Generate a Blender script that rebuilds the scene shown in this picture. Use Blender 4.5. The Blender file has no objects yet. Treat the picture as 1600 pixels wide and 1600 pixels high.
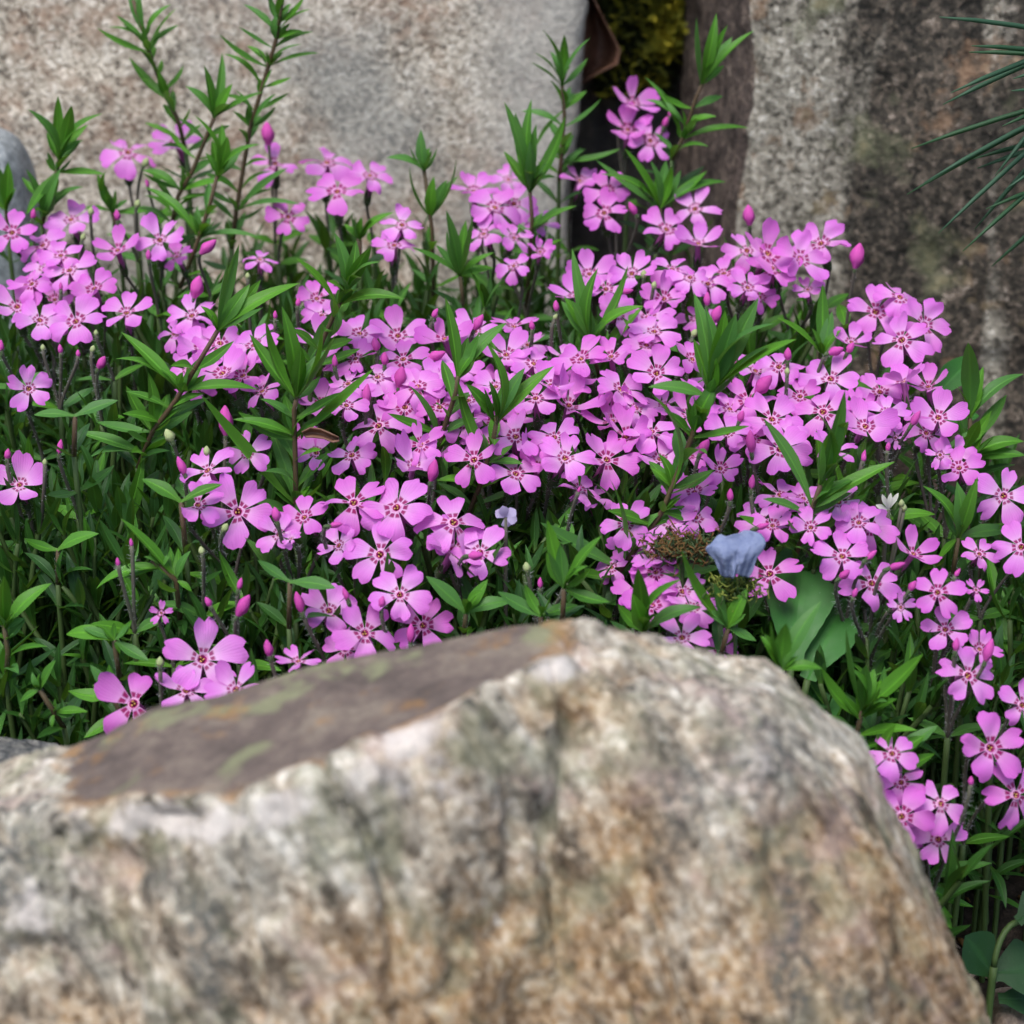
import bpy, bmesh, math, random
import numpy as np
from mathutils import Vector, Matrix
random.seed(7); RNG = np.random.default_rng(11)
R = math.radians
scn = bpy.context.scene
C = scn.collection

# ------------------------------------------------------------------ camera
H = 0.36; PITCH = R(20.0); HALF = R(15.0); F = 800 / math.tan(HALF)
cam_d = bpy.data.cameras.new('camera'); cam = bpy.data.objects.new('camera', cam_d); C.objects.link(cam)
cam.location = (0, 0, H); cam.rotation_euler = (R(90) - PITCH, 0, 0)
cam_d.sensor_width = 36; cam_d.lens = 18 / math.tan(HALF)
cam_d.clip_start = 0.01; cam_d.clip_end = 200
cam_d.dof.use_dof = True; cam_d.dof.focus_distance = 0.545; cam_d.dof.aperture_fstop = 14
cam_d.dof.aperture_blades = 7
scn.camera = cam
# ------------------------------------------------------------------ sky and sun (bright overcast day)
SUN_EL, SUN_AZ = R(64), R(208)          # azimuth: where the sun stands, clockwise from +Y (behind the camera, a little left)
w = bpy.data.worlds.new('World'); scn.world = w; w.use_nodes = True
nt = w.node_tree; bg = nt.nodes['Background']
sky = nt.nodes.new('ShaderNodeTexSky'); sky.sky_type = 'NISHITA'; sky.sun_disc = False
sky.sun_elevation = SUN_EL; sky.sun_rotation = SUN_AZ
sky.air_density = 1.0; sky.dust_density = 2.0; sky.ozone_density = 1.0
nt.links.new(sky.outputs[0], bg.inputs[0]); bg.inputs[1].default_value = 0.11
sd = bpy.data.lights.new('sun', 'SUN'); sd.energy = 1.8; sd.angle = R(32); sd.color = (1.0, 0.985, 0.955)
so = bpy.data.objects.new('sun', sd); C.objects.link(so)
sdir = Vector((math.sin(SUN_AZ) * math.cos(SUN_EL), math.cos(SUN_AZ) * math.cos(SUN_EL), math.sin(SUN_EL)))
so.rotation_euler = sdir.to_track_quat('Z', 'Y').to_euler(); so.location = sdir * 3
vs = scn.view_settings; vs.view_transform = 'Standard'; vs.look = 'None'; vs.gamma = 1.0; vs.exposure = 0.92
vs.use_curve_mapping = False
scn.render.engine = 'CYCLES'; scn.cycles.use_denoising = True; scn.cycles.max_bounces = 6; scn.cycles.diffuse_bounces = 4; scn.cycles.glossy_bounces = 2; scn.cycles.transmission_bounces = 4
scn.cycles.use_adaptive_sampling = True; scn.cycles.adaptive_threshold = 0.03
scn.cycles.transparent_max_bounces = 8

# ------------------------------------------------------------------ geometry of the place
UP = Vector((0, math.sin(PITCH), math.cos(PITCH))); FW = Vector((0, math.cos(PITCH), -math.sin(PITCH))); RT = Vector((1, 0, 0))
CAM = Vector((0, 0, H))
def at(u, v, Y):
    d = RT * ((u - 800) / F) + UP * ((800 - v) / F) + FW
    return CAM + d * (Y / d.y)
def mpp(P): return (P - CAM).dot(FW) / F          # metres per photo pixel at P
VV = [100, 150, 250, 300, 400, 500, 650, 800, 900, 1080, 1300, 1400]
YY = [.715, .71, .70, .66, .61, .575, .53, .49, .475, .445, .425, .42]
def ysurf(v): return float(np.interp(v, VV, YY))
ZT = sorted((y, at(800, v, y).z) for v, y in zip(VV, YY))
def zmat(y): return float(np.interp(y, [a for a, b in ZT], [b for a, b in ZT]))
def hash3(i, j, k, s):
    n = (i * 374761393 + j * 668265263 + k * 2147483647 + s * 1274126177) & 0xffffffff
    n = ((n ^ (n >> 13)) * 1274126177) & 0xffffffff
    n = ((n ^ (n >> 15)) * 2246822519) & 0xffffffff
    return ((n ^ (n >> 16)) & 0xffffff) / float(0xffffff)
def vnoise(P, sc, seed=0):                         # smooth value noise, vectorised, -1..1
    Q = np.asarray(P, float) * sc; I = np.floor(Q).astype(np.int64); f = Q - I; f = f * f * f * (f * (f * 6 - 15) + 10)
    out = 0
    for a in (0, 1):
        for b in (0, 1):
            for c in (0, 1):
                wgt = (f[:, 0] if a else 1 - f[:, 0]) * (f[:, 1] if b else 1 - f[:, 1]) * (f[:, 2] if c else 1 - f[:, 2])
                out = out + wgt * hash3(I[:, 0] + a, I[:, 1] + b, I[:, 2] + c, seed)
    return out * 2 - 1
def fbm(P, sc, octv=4, seed=0, gain=.5, ridged=False):
    s = 0; amp = 1; tot = 0
    for o in range(octv):
        n = vnoise(P, sc * 2.03 ** o, seed + o * 17)
        if ridged: n = 1 - 2 * np.abs(n)
        s = s + n * amp; tot += amp; amp *= gain
    return s / tot
def soil_np(x, y):
    base = np.clip(.04 + .33 * (y - .44), 0.0, .155)
    P = np.stack([x, y, x * 0], 1)
    return base + .004 * fbm(P, 45, 3, 5) * np.clip((y - .1) * 6, 0, 1)
def soil(x, y): return float(soil_np(np.array([x]), np.array([y]))[0])

# ------------------------------------------------------------------ object helpers
def tag(o, label=None, cat=None, group=None, kind=None):
    if label: o['label'] = label
    if cat: o['category'] = cat
    if group: o['group'] = group
    if kind: o['kind'] = kind
    return o
def empty(name, loc, label, cat, group=None):
    o = bpy.data.objects.new(name, None); C.objects.link(o); o.location = loc; o.empty_display_size = .005
    return tag(o, label, cat, group)
def mesh(name, V, Fc, mats, smooth=True, midx=None):
    me = bpy.data.meshes.new(name); me.from_pydata([tuple(map(float, v)) for v in V], [], [tuple(f) for f in Fc])
    for m in (mats if isinstance(mats, (list, tuple)) else [mats]): me.materials.append(m)
    if midx is not None: me.polygons.foreach_set('material_index', midx)
    if smooth: me.polygons.foreach_set('use_smooth', [True] * len(me.polygons))
    me.update(); return me
def link(name, me, parent=None, M=None, root=None):
    o = bpy.data.objects.new(name, me); C.objects.link(o)
    if parent is not None: o.parent = parent
    if M is not None:
        o.matrix_basis = (Matrix.Translation(-root.location) @ M) if root is not None else M
    return o
def frame(origin, y, n, sx, sy, sz):               # matrix with local Y along y, Z near n
    y = y.normalized(); x = y.cross(n)
    if x.length < 1e-5: x = y.cross(Vector((.3, .9, .2)))
    x.normalize(); z = x.cross(y)
    return Matrix(((x.x * sx, y.x * sy, z.x * sz, origin.x), (x.y * sx, y.y * sy, z.y * sz, origin.y),
                   (x.z * sx, y.z * sy, z.z * sz, origin.z), (0, 0, 0, 1)))
class MB:                                          # collects tubes and hairs into one mesh
    def __init__(s): s.V = []; s.F = []; s.I = []
    def tube(s, pts, rads, sides=6, mi=0, cap=True):
        b = len(s.V); n = len(pts); prev = None
        for i, p in enumerate(pts):
            t = (pts[min(i + 1, n - 1)] - pts[max(i - 1, 0)]).normalized()
            a = prev if prev is not None else (Vector((0, 0, 1)) if abs(t.z) < .9 else Vector((1, 0, 0)))
            x = (a - t * a.dot(t)).normalized(); prev = x; y = t.cross(x)
            for k in range(sides):
                an = 2 * math.pi * k / sides
                s.V.append(p + (x * math.cos(an) + y * math.sin(an)) * rads[i])
        for i in range(n - 1):
            for k in range(sides):
                s.F.append((b + i * sides + k, b + i * sides + (k + 1) % sides, b + (i + 1) * sides + (k + 1) % sides, b + (i + 1) * sides + k)); s.I.append(mi)
        if cap:
            s.F.append(tuple(b + k for k in range(sides))[::-1]); s.I.append(mi)
            s.F.append(tuple(b + (n - 1) * sides + k for k in range(sides))); s.I.append(mi)
    def hairs(s, pts, rads, count, length, mi=1, wd=.00007):
        n = len(pts)
        for _ in range(count):
            f = random.random() * (n - 1.001); i = int(f); p = pts[i].lerp(pts[i + 1], f - i); t = (pts[i + 1] - pts[i]).normalized()
            d = Vector((random.gauss(0, 1), random.gauss(0, 1), random.gauss(0, 1))); d = (d - t * d.dot(t)).normalized(); d = (d + t * .3).normalized()
            q = d.cross(Vector((random.gauss(0, 1), random.gauss(0, 1), random.gauss(0, 1)))).normalized() * wd
            e = p + d * (rads[i] + length * random.uniform(.5, 1.2)); b = len(s.V)
            s.V += [p + q, p - q, e]; s.F.append((b, b + 1, b + 2)); s.I.append(mi)
    def make(s, name, mats): return mesh(name, s.V, s.F, mats, True, s.I)
def bez(p0, t0, p1, t1, n=8):
    out = []
    for i in range(n + 1):
        t = i / n; h = (2*t**3 - 3*t**2 + 1, t**3 - 2*t**2 + t, -2*t**3 + 3*t**2, t**3 - t**2)
        out.append(p0 * h[0] + t0 * h[1] + p1 * h[2] + t1 * h[3])
    return out

# ------------------------------------------------------------------ material helpers
class NT:
    def __init__(s, name):
        s.m = bpy.data.materials.new(name); s.m.use_nodes = True; s.t = s.m.node_tree; s.t.nodes.clear()
        s.out = s.n('ShaderNodeOutputMaterial')
    def n(s, ty, **kw):
        nd = s.t.nodes.new(ty)
        for k, v in kw.items(): setattr(nd, k, v)
        return nd
    def put(s, sock, v):
        if hasattr(v, 'is_output') or isinstance(v, bpy.types.NodeSocket): s.t.links.new(v, sock)
        elif isinstance(v, (tuple, list)) and len(v) == 3 and sock.type == 'RGBA': sock.default_value = (*v, 1)
        else: sock.default_value = v
    def coord(s, out='Object', scale=(1, 1, 1), rot=(0, 0, 0)):
        tc = s.n('ShaderNodeTexCoord'); mp = s.n('ShaderNodeMapping'); s.t.links.new(tc.outputs[out], mp.inputs[0])
        mp.inputs['Scale'].default_value = scale; mp.inputs['Rotation'].default_value = rot
        return mp.outputs[0]
    def streak(s, ang, stretch):
        v = s.coord('Object', (1, 1, 1), (0, ang, 0)); mp = s.n('ShaderNodeMapping'); s.t.links.new(v, mp.inputs[0]); mp.inputs['Scale'].default_value = (1, 1, stretch); return mp.outputs[0]
    def noise(s, vec, scale, detail=4, rough=.55, dist=0):
        nd = s.n('ShaderNodeTexNoise'); s.put(nd.inputs['Vector'], vec); nd.inputs['Scale'].default_value = scale
        nd.inputs['Detail'].default_value = detail; nd.inputs['Roughness'].default_value = rough; nd.inputs['Distortion'].default_value = dist
        return nd.outputs[0]
    def vor(s, vec, scale, out='Color', feat='F1'):
        nd = s.n('ShaderNodeTexVoronoi', feature=feat); s.put(nd.inputs['Vector'], vec); nd.inputs['Scale'].default_value = scale
        return nd.outputs[out]
    def ramp(s, fac, stops, interp='LINEAR'):
        nd = s.n('ShaderNodeValToRGB'); s.put(nd.inputs[0], fac); cr = nd.color_ramp; cr.interpolation = interp
        while len(cr.elements) < len(stops): cr.elements.new(.5)
        for e, (p, c) in zip(cr.elements, stops):
            e.position = p; e.color = (*c, 1) if isinstance(c, (tuple, list)) else (c, c, c, 1)
        return nd.outputs[0]
    def mix(s, fac, a, b, mode='MIX'):
        nd = s.n('ShaderNodeMix', data_type='RGBA', blend_type=mode); s.put(nd.inputs[0], fac); s.put(nd.inputs[6], a); s.put(nd.inputs[7], b)
        return nd.outputs[2]
    def math(s, op, a, b=0.0, clamp=False):
        nd = s.n('ShaderNodeMath', operation=op, use_clamp=clamp); s.put(nd.inputs[0], a); s.put(nd.inputs[1], b); return nd.outputs[0]
    def attr(s, name, out='Fac'):
        nd = s.n('ShaderNodeAttribute', attribute_name=name); return nd.outputs[out]
    def rnd(s): return s.n('ShaderNodeObjectInfo').outputs['Random']
    def bump(s, h, strength=.5, dist=.001, normal=None):
        nd = s.n('ShaderNodeBump'); s.put(nd.inputs['Height'], h); nd.inputs['Strength'].default_value = strength; nd.inputs['Distance'].default_value = dist
        if normal is not None: s.put(nd.inputs['Normal'], normal)
        return nd.outputs[0]
    def bsdf(s, col, rough=.6, spec=.4, normal=None, trans=0.0, tcol=None, sheen=0):
        b = s.n('ShaderNodeBsdfPrincipled'); s.put(b.inputs['Base Color'], col); s.put(b.inputs['Roughness'], rough)
        b.inputs['Specular IOR Level'].default_value = spec
        if sheen: b.inputs['Sheen Weight'].default_value = sheen
        if normal is not None: s.put(b.inputs['Normal'], normal)
        o = b.outputs[0]
        if trans:
            t = s.n('ShaderNodeBsdfTranslucent'); s.put(t.inputs[0], tcol if tcol is not None else col)
            if normal is not None: s.put(t.inputs['Normal'], normal)
            mx = s.n('ShaderNodeMixShader'); mx.inputs[0].default_value = trans
            s.t.links.new(o, mx.inputs[1]); s.t.links.new(t.outputs[0], mx.inputs[2]); o = mx.outputs[0]
        s.t.links.new(o, s.out.inputs[0]); return s.m

def uvsep(n):
    tc = n.n('ShaderNodeTexCoord'); sp = n.n('ShaderNodeSeparateXYZ'); n.t.links.new(tc.outputs['UV'], sp.inputs[0])
    return sp.outputs[0], sp.outputs[1]
def mat_petal(k0=.06, k1=.235, tick_s=.95, tint_k=(1, 1, 1)):
    n = NT('petal'); x, y = uvsep(n); r = n.rnd()
    t = n.math('ABSOLUTE', n.math('SUBTRACT', x, .5)); t = n.math('MULTIPLY', t, 2)          # 0 midrib .. 1 edge
    base = n.ramp(y, [(.0, (.88, .66, .87)), (.20, (.88, .56, .85)), (.40, (.83, .36, .81)), (.70, (.77, .225, .755)), (1, (.70, .16, .69))])
    tint = n.ramp(r, [(0, (.61, .16, .64)), (.5, (.77, .275, .72)), (1, (.67, .155, .55))])
    col = n.mix(.3, base, tint); col = n.mix(1.0, col, tint_k, 'MULTIPLY')
    # fine veins that fan out towards the rim
    wv = n.math('SINE', n.math('MULTIPLY', x, 58.0)); wv = n.math('MULTIPLY', wv, .5); wv = n.math('ADD', wv, .5); wv = n.math('POWER', wv, 5.0)
    col = n.mix(n.math('MULTIPLY', wv, .17), col, (.58, .13, .50))
    col = n.mix(n.math('MULTIPLY', n.ramp(t, [(0, 1), (.07, 0)]), .16), col, (.56, .12, .50))
    # two dark ticks at the foot of each petal
    tick = n.math('MULTIPLY', n.ramp(t, [(.06, 0), (.20, 1), (.80, 1), (.95, 0)]), n.ramp(y, [(k0, 0), (k0 + .03, 1), (k1 - .045, 1), (k1, 0)]))
    col = n.mix(n.math('MULTIPLY', tick, tick_s), col, (.31, .001, .105))
    foot = n.ramp(y, [(.0, 1), (.02, 1), (.04, 0)])
    col = n.mix(n.math('MULTIPLY', foot, .5), col, (.50, .10, .30))
    bp = n.bump(n.math('ADD', wv, n.noise(n.coord('UV'), 6, 2)), .25, .0003)
    tc = n.mix(.35, col, (.8, .12, .6))
    return n.bsdf(col, .62, .22, bp, .40, tc, .2)
def mat_simple(name, c0, c1, scale, rough=.6, spec=.3, trans=0.0, bumpd=.0003, sheen=0):
    n = NT(name); v = n.coord('Object'); f = n.noise(v, scale, 3); col = n.mix(f, c0, c1)
    col = n.mix(n.math('MULTIPLY', n.rnd(), .35), col, tuple(.7 * a for a in c0))
    return n.bsdf(col, rough, spec, n.bump(f, .4, bumpd), trans, None, sheen)
def mat_leaf(name, dark, light, glauc, yellow=.12):
    n = NT(name); x, y = uvsep(n); r = n.rnd()
    nz = n.noise(n.coord('UV', (2, 5, 1)), 3, 3)
    col = n.mix(n.math('ADD', n.math('MULTIPLY', r, .7), n.math('MULTIPLY', nz, .3)), dark, light)
    t = n.math('ABSOLUTE', n.math('SUBTRACT', x, .5))
    col = n.mix(n.math('MULTIPLY', n.ramp(t, [(.03, 1), (.10, 0)]), .45), col, tuple(1.7 * a for a in light))
    col = n.mix(n.math('MULTIPLY', n.ramp(y, [(0, 1), (.28, 0)]), yellow * 2.5), col, (.16, .28, .04))
    geo = n.n('ShaderNodeNewGeometry')
    col = n.mix(n.math('MULTIPLY', n.ramp(n.math('FRACT', n.math('MULTIPLY', r, 7.31)), [(.5, 0), (.65, 1)]), .42), col, glauc)
    spk = n.ramp(n.vor(n.coord('UV', (3, 12, 1)), 2.2, 'Distance'), [(.0, 1), (.035, 1), (.055, 0)])
    col = n.mix(n.math('MULTIPLY', spk, .55), col, (.55, .62, .5))
    bp = n.bump(n.math('ADD', n.ramp(t, [(0, 0), (.08, 1)]), n.math('MULTIPLY', nz, .4)), .5, .0003)
    return n.bsdf(col, n.ramp(nz, [(.3, .42), (.7, .6)]), .30, bp, .26, n.mix(.5, col, (.22, .42, .03)))
M_PETALS = [mat_petal(tint_k=(1.03, 1.0, 1.0)), mat_petal(.055, .20, .9, (1.06, 1.12, 1.04)), mat_petal(.065, .26, .98, (.98, .82, .92))]
M_TUBE = mat_simple('corolla_tube', (.42, .09, .30), (.60, .17, .47), 300, .6, .2, .15)
M_THROAT = mat_simple('throat', (.60, .40, .20), (.42, .14, .16), 500, .6, .2)
M_RIM = mat_simple('throat_rim', (.78, .42, .62), (.70, .30, .52), 400, .6, .2)
M_RING = mat_simple('throat_ring', (.22, .004, .09), (.36, .02, .16), 400, .6, .2)
M_ANTHER = mat_simple('anther', (.78, .50, .16), (.62, .28, .10), 400, .6, .2)
M_BUD = mat_simple('bud', (.52, .035, .30), (.70, .13, .50), 700, .55, .25, .12)
M_BUDG = mat_simple('green_bud', (.30, .38, .14), (.52, .56, .30), 500, .6, .2, .1)
M_CALYX = mat_simple('calyx', (.05, .085, .035), (.10, .13, .055), 500, .7, .2)
M_STALK = mat_simple('stalk', (.11, .075, .075), (.12, .145, .085), 120, .7, .25)
M_STEM = mat_simple('stem', (.105, .045, .032), (.085, .095, .035), 60, .6, .3)
M_STEMG = mat_simple('green_stem', (.045, .085, .022), (.07, .11, .03), 60, .6, .3)
M_HAIR = mat_simple('hair', (.72, .74, .72), (.62, .64, .62), 50, .8, .1, .3)
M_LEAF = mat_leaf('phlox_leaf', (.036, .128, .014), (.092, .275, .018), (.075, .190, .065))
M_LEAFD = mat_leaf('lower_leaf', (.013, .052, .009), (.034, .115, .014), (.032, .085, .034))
M_BROAD = mat_leaf('broad_leaf', (.032, .150, .022), (.045, .185, .026), (.036, .15, .03), .04)
M_NEEDLE = mat_leaf('needle', (.022, .07, .035), (.032, .09, .042), (.05, .11, .075), .02)

# ------------------------------------------------------------------ rock materials
def mat_boulder():
    n = NT('boulder_gneiss'); v = n.coord('Object'); st = n.streak(R(27), .13); st2 = n.streak(R(29), .16)
    cr = n.vor(v, 430)            # crystals, a few millimetres
    sep = n.n('ShaderNodeSeparateColor'); n.put(sep.inputs[0], cr)
    g = n.noise(st, 140, 5, .76, .25); g2 = n.noise(v, 520, 3, .65); g3 = n.noise(st2, 36, 4, .6, .5)
    f = n.math('ADD', n.math('ADD', n.math('MULTIPLY', g, .60), n.math('MULTIPLY', g3, .10)), n.math('ADD', n.math('MULTIPLY', g2, .20), n.math('MULTIPLY', sep.outputs[0], .10)))
    col = n.ramp(f, [(.36, (.038, .034, .028)), (.42, (.13, .116, .093)), (.475, (.275, .246, .198)), (.53, (.41, .372, .302)), (.58, (.57, .525, .44)), (.65, (.80, .75, .665))])
    och = n.ramp(n.noise(st2, 44, 5, .68, .5), [(.42, 0), (.56, 1)])
    low = n.attr('low')
    och = n.math('MULTIPLY', n.ramp(n.math('ADD', n.math('MULTIPLY', low, .55), n.noise(st2, 52, 5, .7, .5)), [(.47, 0), (.76, 1)]), n.ramp(g2, [(.38, 1), (.66, .55)]))
    col = n.mix(n.math('MULTIPLY', och, .88), col, n.ramp(f, [(.34, (.035, .026, .018)), (.43, (.16, .088, .038)), (.51, (.34, .195, .082)), (.60, (.52, .36, .20)), (.70, (.70, .62, .50))]))
    pk = n.ramp(n.noise(v, 60, 4, .6), [(.55, 0), (.67, .5)])
    col = n.mix(pk, col, n.mix(f, (.16, .10, .085), (.74, .56, .49)))
    gr = n.ramp(n.noise(v, 75, 4, .6, .3), [(.50, 0), (.66, .6)])
    col = n.mix(gr, col, n.mix(f, (.05, .055, .03), (.42, .41, .26)))
    dk = n.ramp(n.math('ADD', n.math('MULTIPLY', n.attr('dark'), .35), n.noise(st, 60, 5, .7, .6)), [(.60, 0), (.80, .9)]); dk = n.math('MULTIPLY', dk, n.ramp(g2, [(.40, 1), (.60, .25)]))
    col = n.mix(dk, col, n.mix(f, (.022, .024, .022), (.20, .20, .18)))
    hl = n.ramp(n.math('ADD', n.math('MULTIPLY', n.attr('edge_highlights'), .5), n.noise(v, 140, 4, .65)), [(.70, 0), (.90, .8)])  # white highlights along the boulder's edges, painted into the colour
    col = n.mix(hl, col, n.mix(f, (.36, .30, .26), (.86, .80, .74)))
    # weathered dark skin of the flat top
    fc = n.attr('facet'); fc = n.math('ADD', fc, n.math('MULTIPLY', n.math('SUBTRACT', n.noise(v, 110, 5, .7), .5), .9))
    rim = n.ramp(fc, [(.22, 0), (.42, .8), (.60, .8), (.80, 0)]); fc = n.ramp(fc, [(.42, 0), (.62, 1)])
    t = n.math('ADD', n.math('MULTIPLY', n.noise(v, 70, 5, .6), .7), n.math('MULTIPLY', n.noise(v, 480, 3, .7), .3))
    top = n.ramp(t, [(.30, (.062, .050, .043)), (.50, (.140, .107, .090)), (.66, (.24, .195, .148))])
    top = n.mix(n.ramp(n.noise(v, 55, 3, .5, .4), [(.60, 0), (.68, .8)]), top, (.22, .225, .125))
    top = n.mix(n.ramp(n.noise(n.coord('Object', (1, 1, 1), (.6, .2, .9)), 75, 4, .62), [(.57, 0), (.70, .7)]), top, (.30, .16, .06))
    col = n.mix(fc, col, top)
    col = n.mix(n.math('MULTIPLY', rim, n.ramp(n.noise(v, 130, 4, .65), [(.42, 0), (.60, .85)])), col, (.30, .165, .065))
    return n.bsdf(col, .9, .18, n.bump(g, .8, .0022))
def mat_slab():
    n = NT('granite_slab'); v = n.coord('Object')
    cr = n.vor(v, 620); sep = n.n('ShaderNodeSeparateColor'); n.put(sep.inputs[0], cr)
    g = n.noise(v, 330, 4, .72); g2 = n.noise(v, 26, 5, .6, .5)
    f = n.math('ADD', n.math('MULTIPLY', g, .58), n.math('ADD', n.math('MULTIPLY', sep.outputs[0], .17), n.math('MULTIPLY', g2, .25)))
    col = n.ramp(f, [(.36, (.115, .094, .072)), (.43, (.28, .234, .180)), (.50, (.455, .392, .308)), (.57, (.62, .545, .44)), (.65, (.83, .76, .65))])
    och = n.math('MULTIPLY', n.ramp(n.noise(v, 22, 5, .65, .4), [(.46, 0), (.62, 1)]), n.ramp(n.noise(v, 130, 3, .6), [(.42, .15), (.58, 1)]))
    col = n.mix(n.math('MULTIPLY', och, .72), col, n.mix(f, (.17, .085, .05), (.50, .31, .20)))
    gy = n.ramp(n.noise(v, 14, 4, .55, .3), [(.50, 0), (.64, .65)])
    col = n.mix(gy, col, n.mix(f, (.12, .12, .11), (.50, .49, .44)))
    edge = n.ramp(n.attr('clean'), [(.1, 0), (.6, 1)])                   # fresher, paler stone towards the split edge
    col = n.mix(n.math('MULTIPLY', edge, .75), col, n.mix(f, (.22, .205, .18), (.70, .665, .59)))
    drk = n.ramp(n.vor(v, 900, 'Distance'), [(.02, 1), (.16, 0)])
    col = n.mix(n.math('MULTIPLY', drk, .25), col, (.06, .055, .05))
    return n.bsdf(col, .82, .3, n.bump(n.math('ADD', g, n.math('MULTIPLY', sep.outputs[0], .4)), .7, .0012))
def mat_right():
    n = NT('brown_grey_rock'); v = n.coord('Object'); st = n.streak(R(-6), .4)
    cr = n.vor(v, 560); sep = n.n('ShaderNodeSeparateColor'); n.put(sep.inputs[0], cr)
    g = n.noise(v, 230, 5, .68); g2 = n.noise(st, 40, 5, .6, .4)
    f = n.math('ADD', n.math('MULTIPLY', g, .58), n.math('ADD', n.math('MULTIPLY', sep.outputs[0], .16), n.math('MULTIPLY', g2, .26)))
    col = n.ramp(f, [(.36, (.045, .039, .030)), (.44, (.135, .120, .094)), (.51, (.255, .230, .182)), (.59, (.40, .366, .298)), (.69, (.68, .64, .56))])
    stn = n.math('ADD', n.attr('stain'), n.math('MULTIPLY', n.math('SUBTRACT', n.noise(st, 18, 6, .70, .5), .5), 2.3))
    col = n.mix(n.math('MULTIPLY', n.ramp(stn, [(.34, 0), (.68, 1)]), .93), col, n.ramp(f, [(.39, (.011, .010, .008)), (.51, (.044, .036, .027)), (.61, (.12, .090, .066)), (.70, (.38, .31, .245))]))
    och = n.ramp(n.noise(v, 60, 4, .6), [(.58, 0), (.68, .7)])
    col = n.mix(och, col, n.mix(f, (.09, .05, .03), (.40, .25, .15)))
    gr = n.ramp(n.noise(v, 30, 4, .6), [(.58, 0), (.70, .6)])
    col = n.mix(gr, col, n.mix(f, (.06, .07, .03), (.34, .35, .20)))
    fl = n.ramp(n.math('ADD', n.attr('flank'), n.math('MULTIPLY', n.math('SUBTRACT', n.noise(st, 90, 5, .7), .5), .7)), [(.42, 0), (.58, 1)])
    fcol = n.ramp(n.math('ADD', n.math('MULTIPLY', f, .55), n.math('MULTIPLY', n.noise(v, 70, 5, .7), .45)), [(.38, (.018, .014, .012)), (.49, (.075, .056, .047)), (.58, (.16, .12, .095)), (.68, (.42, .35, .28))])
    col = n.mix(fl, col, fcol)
    return n.bsdf(col, .82, .25, n.bump(n.math('ADD', g, n.math('MULTIPLY', g2, .7)), .8, .0018))
def mat_dark(name, stops, sc=300, spark=.5):
    n = NT(name); v = n.coord('Object', (1, 1, .6), (0, R(30), 0)); g = n.noise(v, sc, 5, .7, .3)
    col = n.ramp(g, stops); sp = n.ramp(n.vor(v, sc * 3, 'Distance'), [(.05, 1), (.12, 0)])
    col = n.mix(n.math('MULTIPLY', n.math('MULTIPLY', sp, n.ramp(n.noise(v, sc * .8, 2), [(.5, 0), (.6, 1)])), spark), col, (.8, .8, .8))
    return n.bsdf(col, .6, .5, n.bump(g, .8, .0015))
def mat_soil():
    n = NT('soil'); v = n.coord('Object'); g = n.noise(v, 160, 6, .7)
    col = n.ramp(g, [(.3, (.010, .008, .006)), (.5, (.028, .021, .016)), (.7, (.075, .055, .040))])
    return n.bsdf(col, .95, .15, n.bump(g, 1, .003))
def mat_moss():
    n = NT('moss'); v = n.coord('Object'); g = n.noise(v, 70, 4, .6)
    col = n.ramp(n.math('ADD', n.math('MULTIPLY', g, .8), n.math('MULTIPLY', n.attr('hue'), .3)), [(.38, (.016, .020, .006)), (.52, (.055, .065, .013)), (.66, (.19, .19, .02)), (.80, (.42, .35, .03))])
    return n.bsdf(col, .8, .2, None, .25)
M_BOULDER, M_SLAB, M_RIGHT, M_SOIL, M_MOSS = mat_boulder(), mat_slab(), mat_right(), mat_soil(), mat_moss()
M_DARK = mat_dark('dark_schist', [(.30, (.02, .02, .02)), (.45, (.075, .075, .07)), (.6, (.19, .18, .155)), (.75, (.36, .34, .29))])
M_BLUE = mat_dark('bluegrey_stone', [(.30, (.11, .12, .125)), (.5, (.23, .25, .255)), (.7, (.40, .42, .42))], 420, .1)
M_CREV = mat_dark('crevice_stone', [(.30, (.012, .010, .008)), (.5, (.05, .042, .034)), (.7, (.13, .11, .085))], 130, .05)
M_BSTONE = mat_dark('brown_stone', [(.30, (.04, .03, .025)), (.5, (.22, .16, .12)), (.7, (.45, .38, .32))], 160, .2)

# ------------------------------------------------------------------ ground
def axis(dense0, dense1, step, far):
    a = list(np.arange(dense0, dense1 + 1e-6, step)); k = step; lo, hi = dense0, dense1
    while hi < far: k *= 1.5; hi += k; lo -= k; a.append(hi); a.insert(0, lo)
    return np.array(a)
gx = axis(-.34, .34, .006, 8); gy = axis(.30, .90, .006, 8)
GX, GY = np.meshgrid(gx, gy); Zg = soil_np(GX.ravel(), GY.ravel())
GV = np.stack([GX.ravel(), GY.ravel(), Zg], 1); nx = len(gx)
GF = [(j * nx + i, j * nx + i + 1, (j + 1) * nx + i + 1, (j + 1) * nx + i) for j in range(len(gy) - 1) for i in range(nx - 1)]
tag(link('ground', mesh('ground', GV, GF, M_SOIL)), kind='structure')

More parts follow.
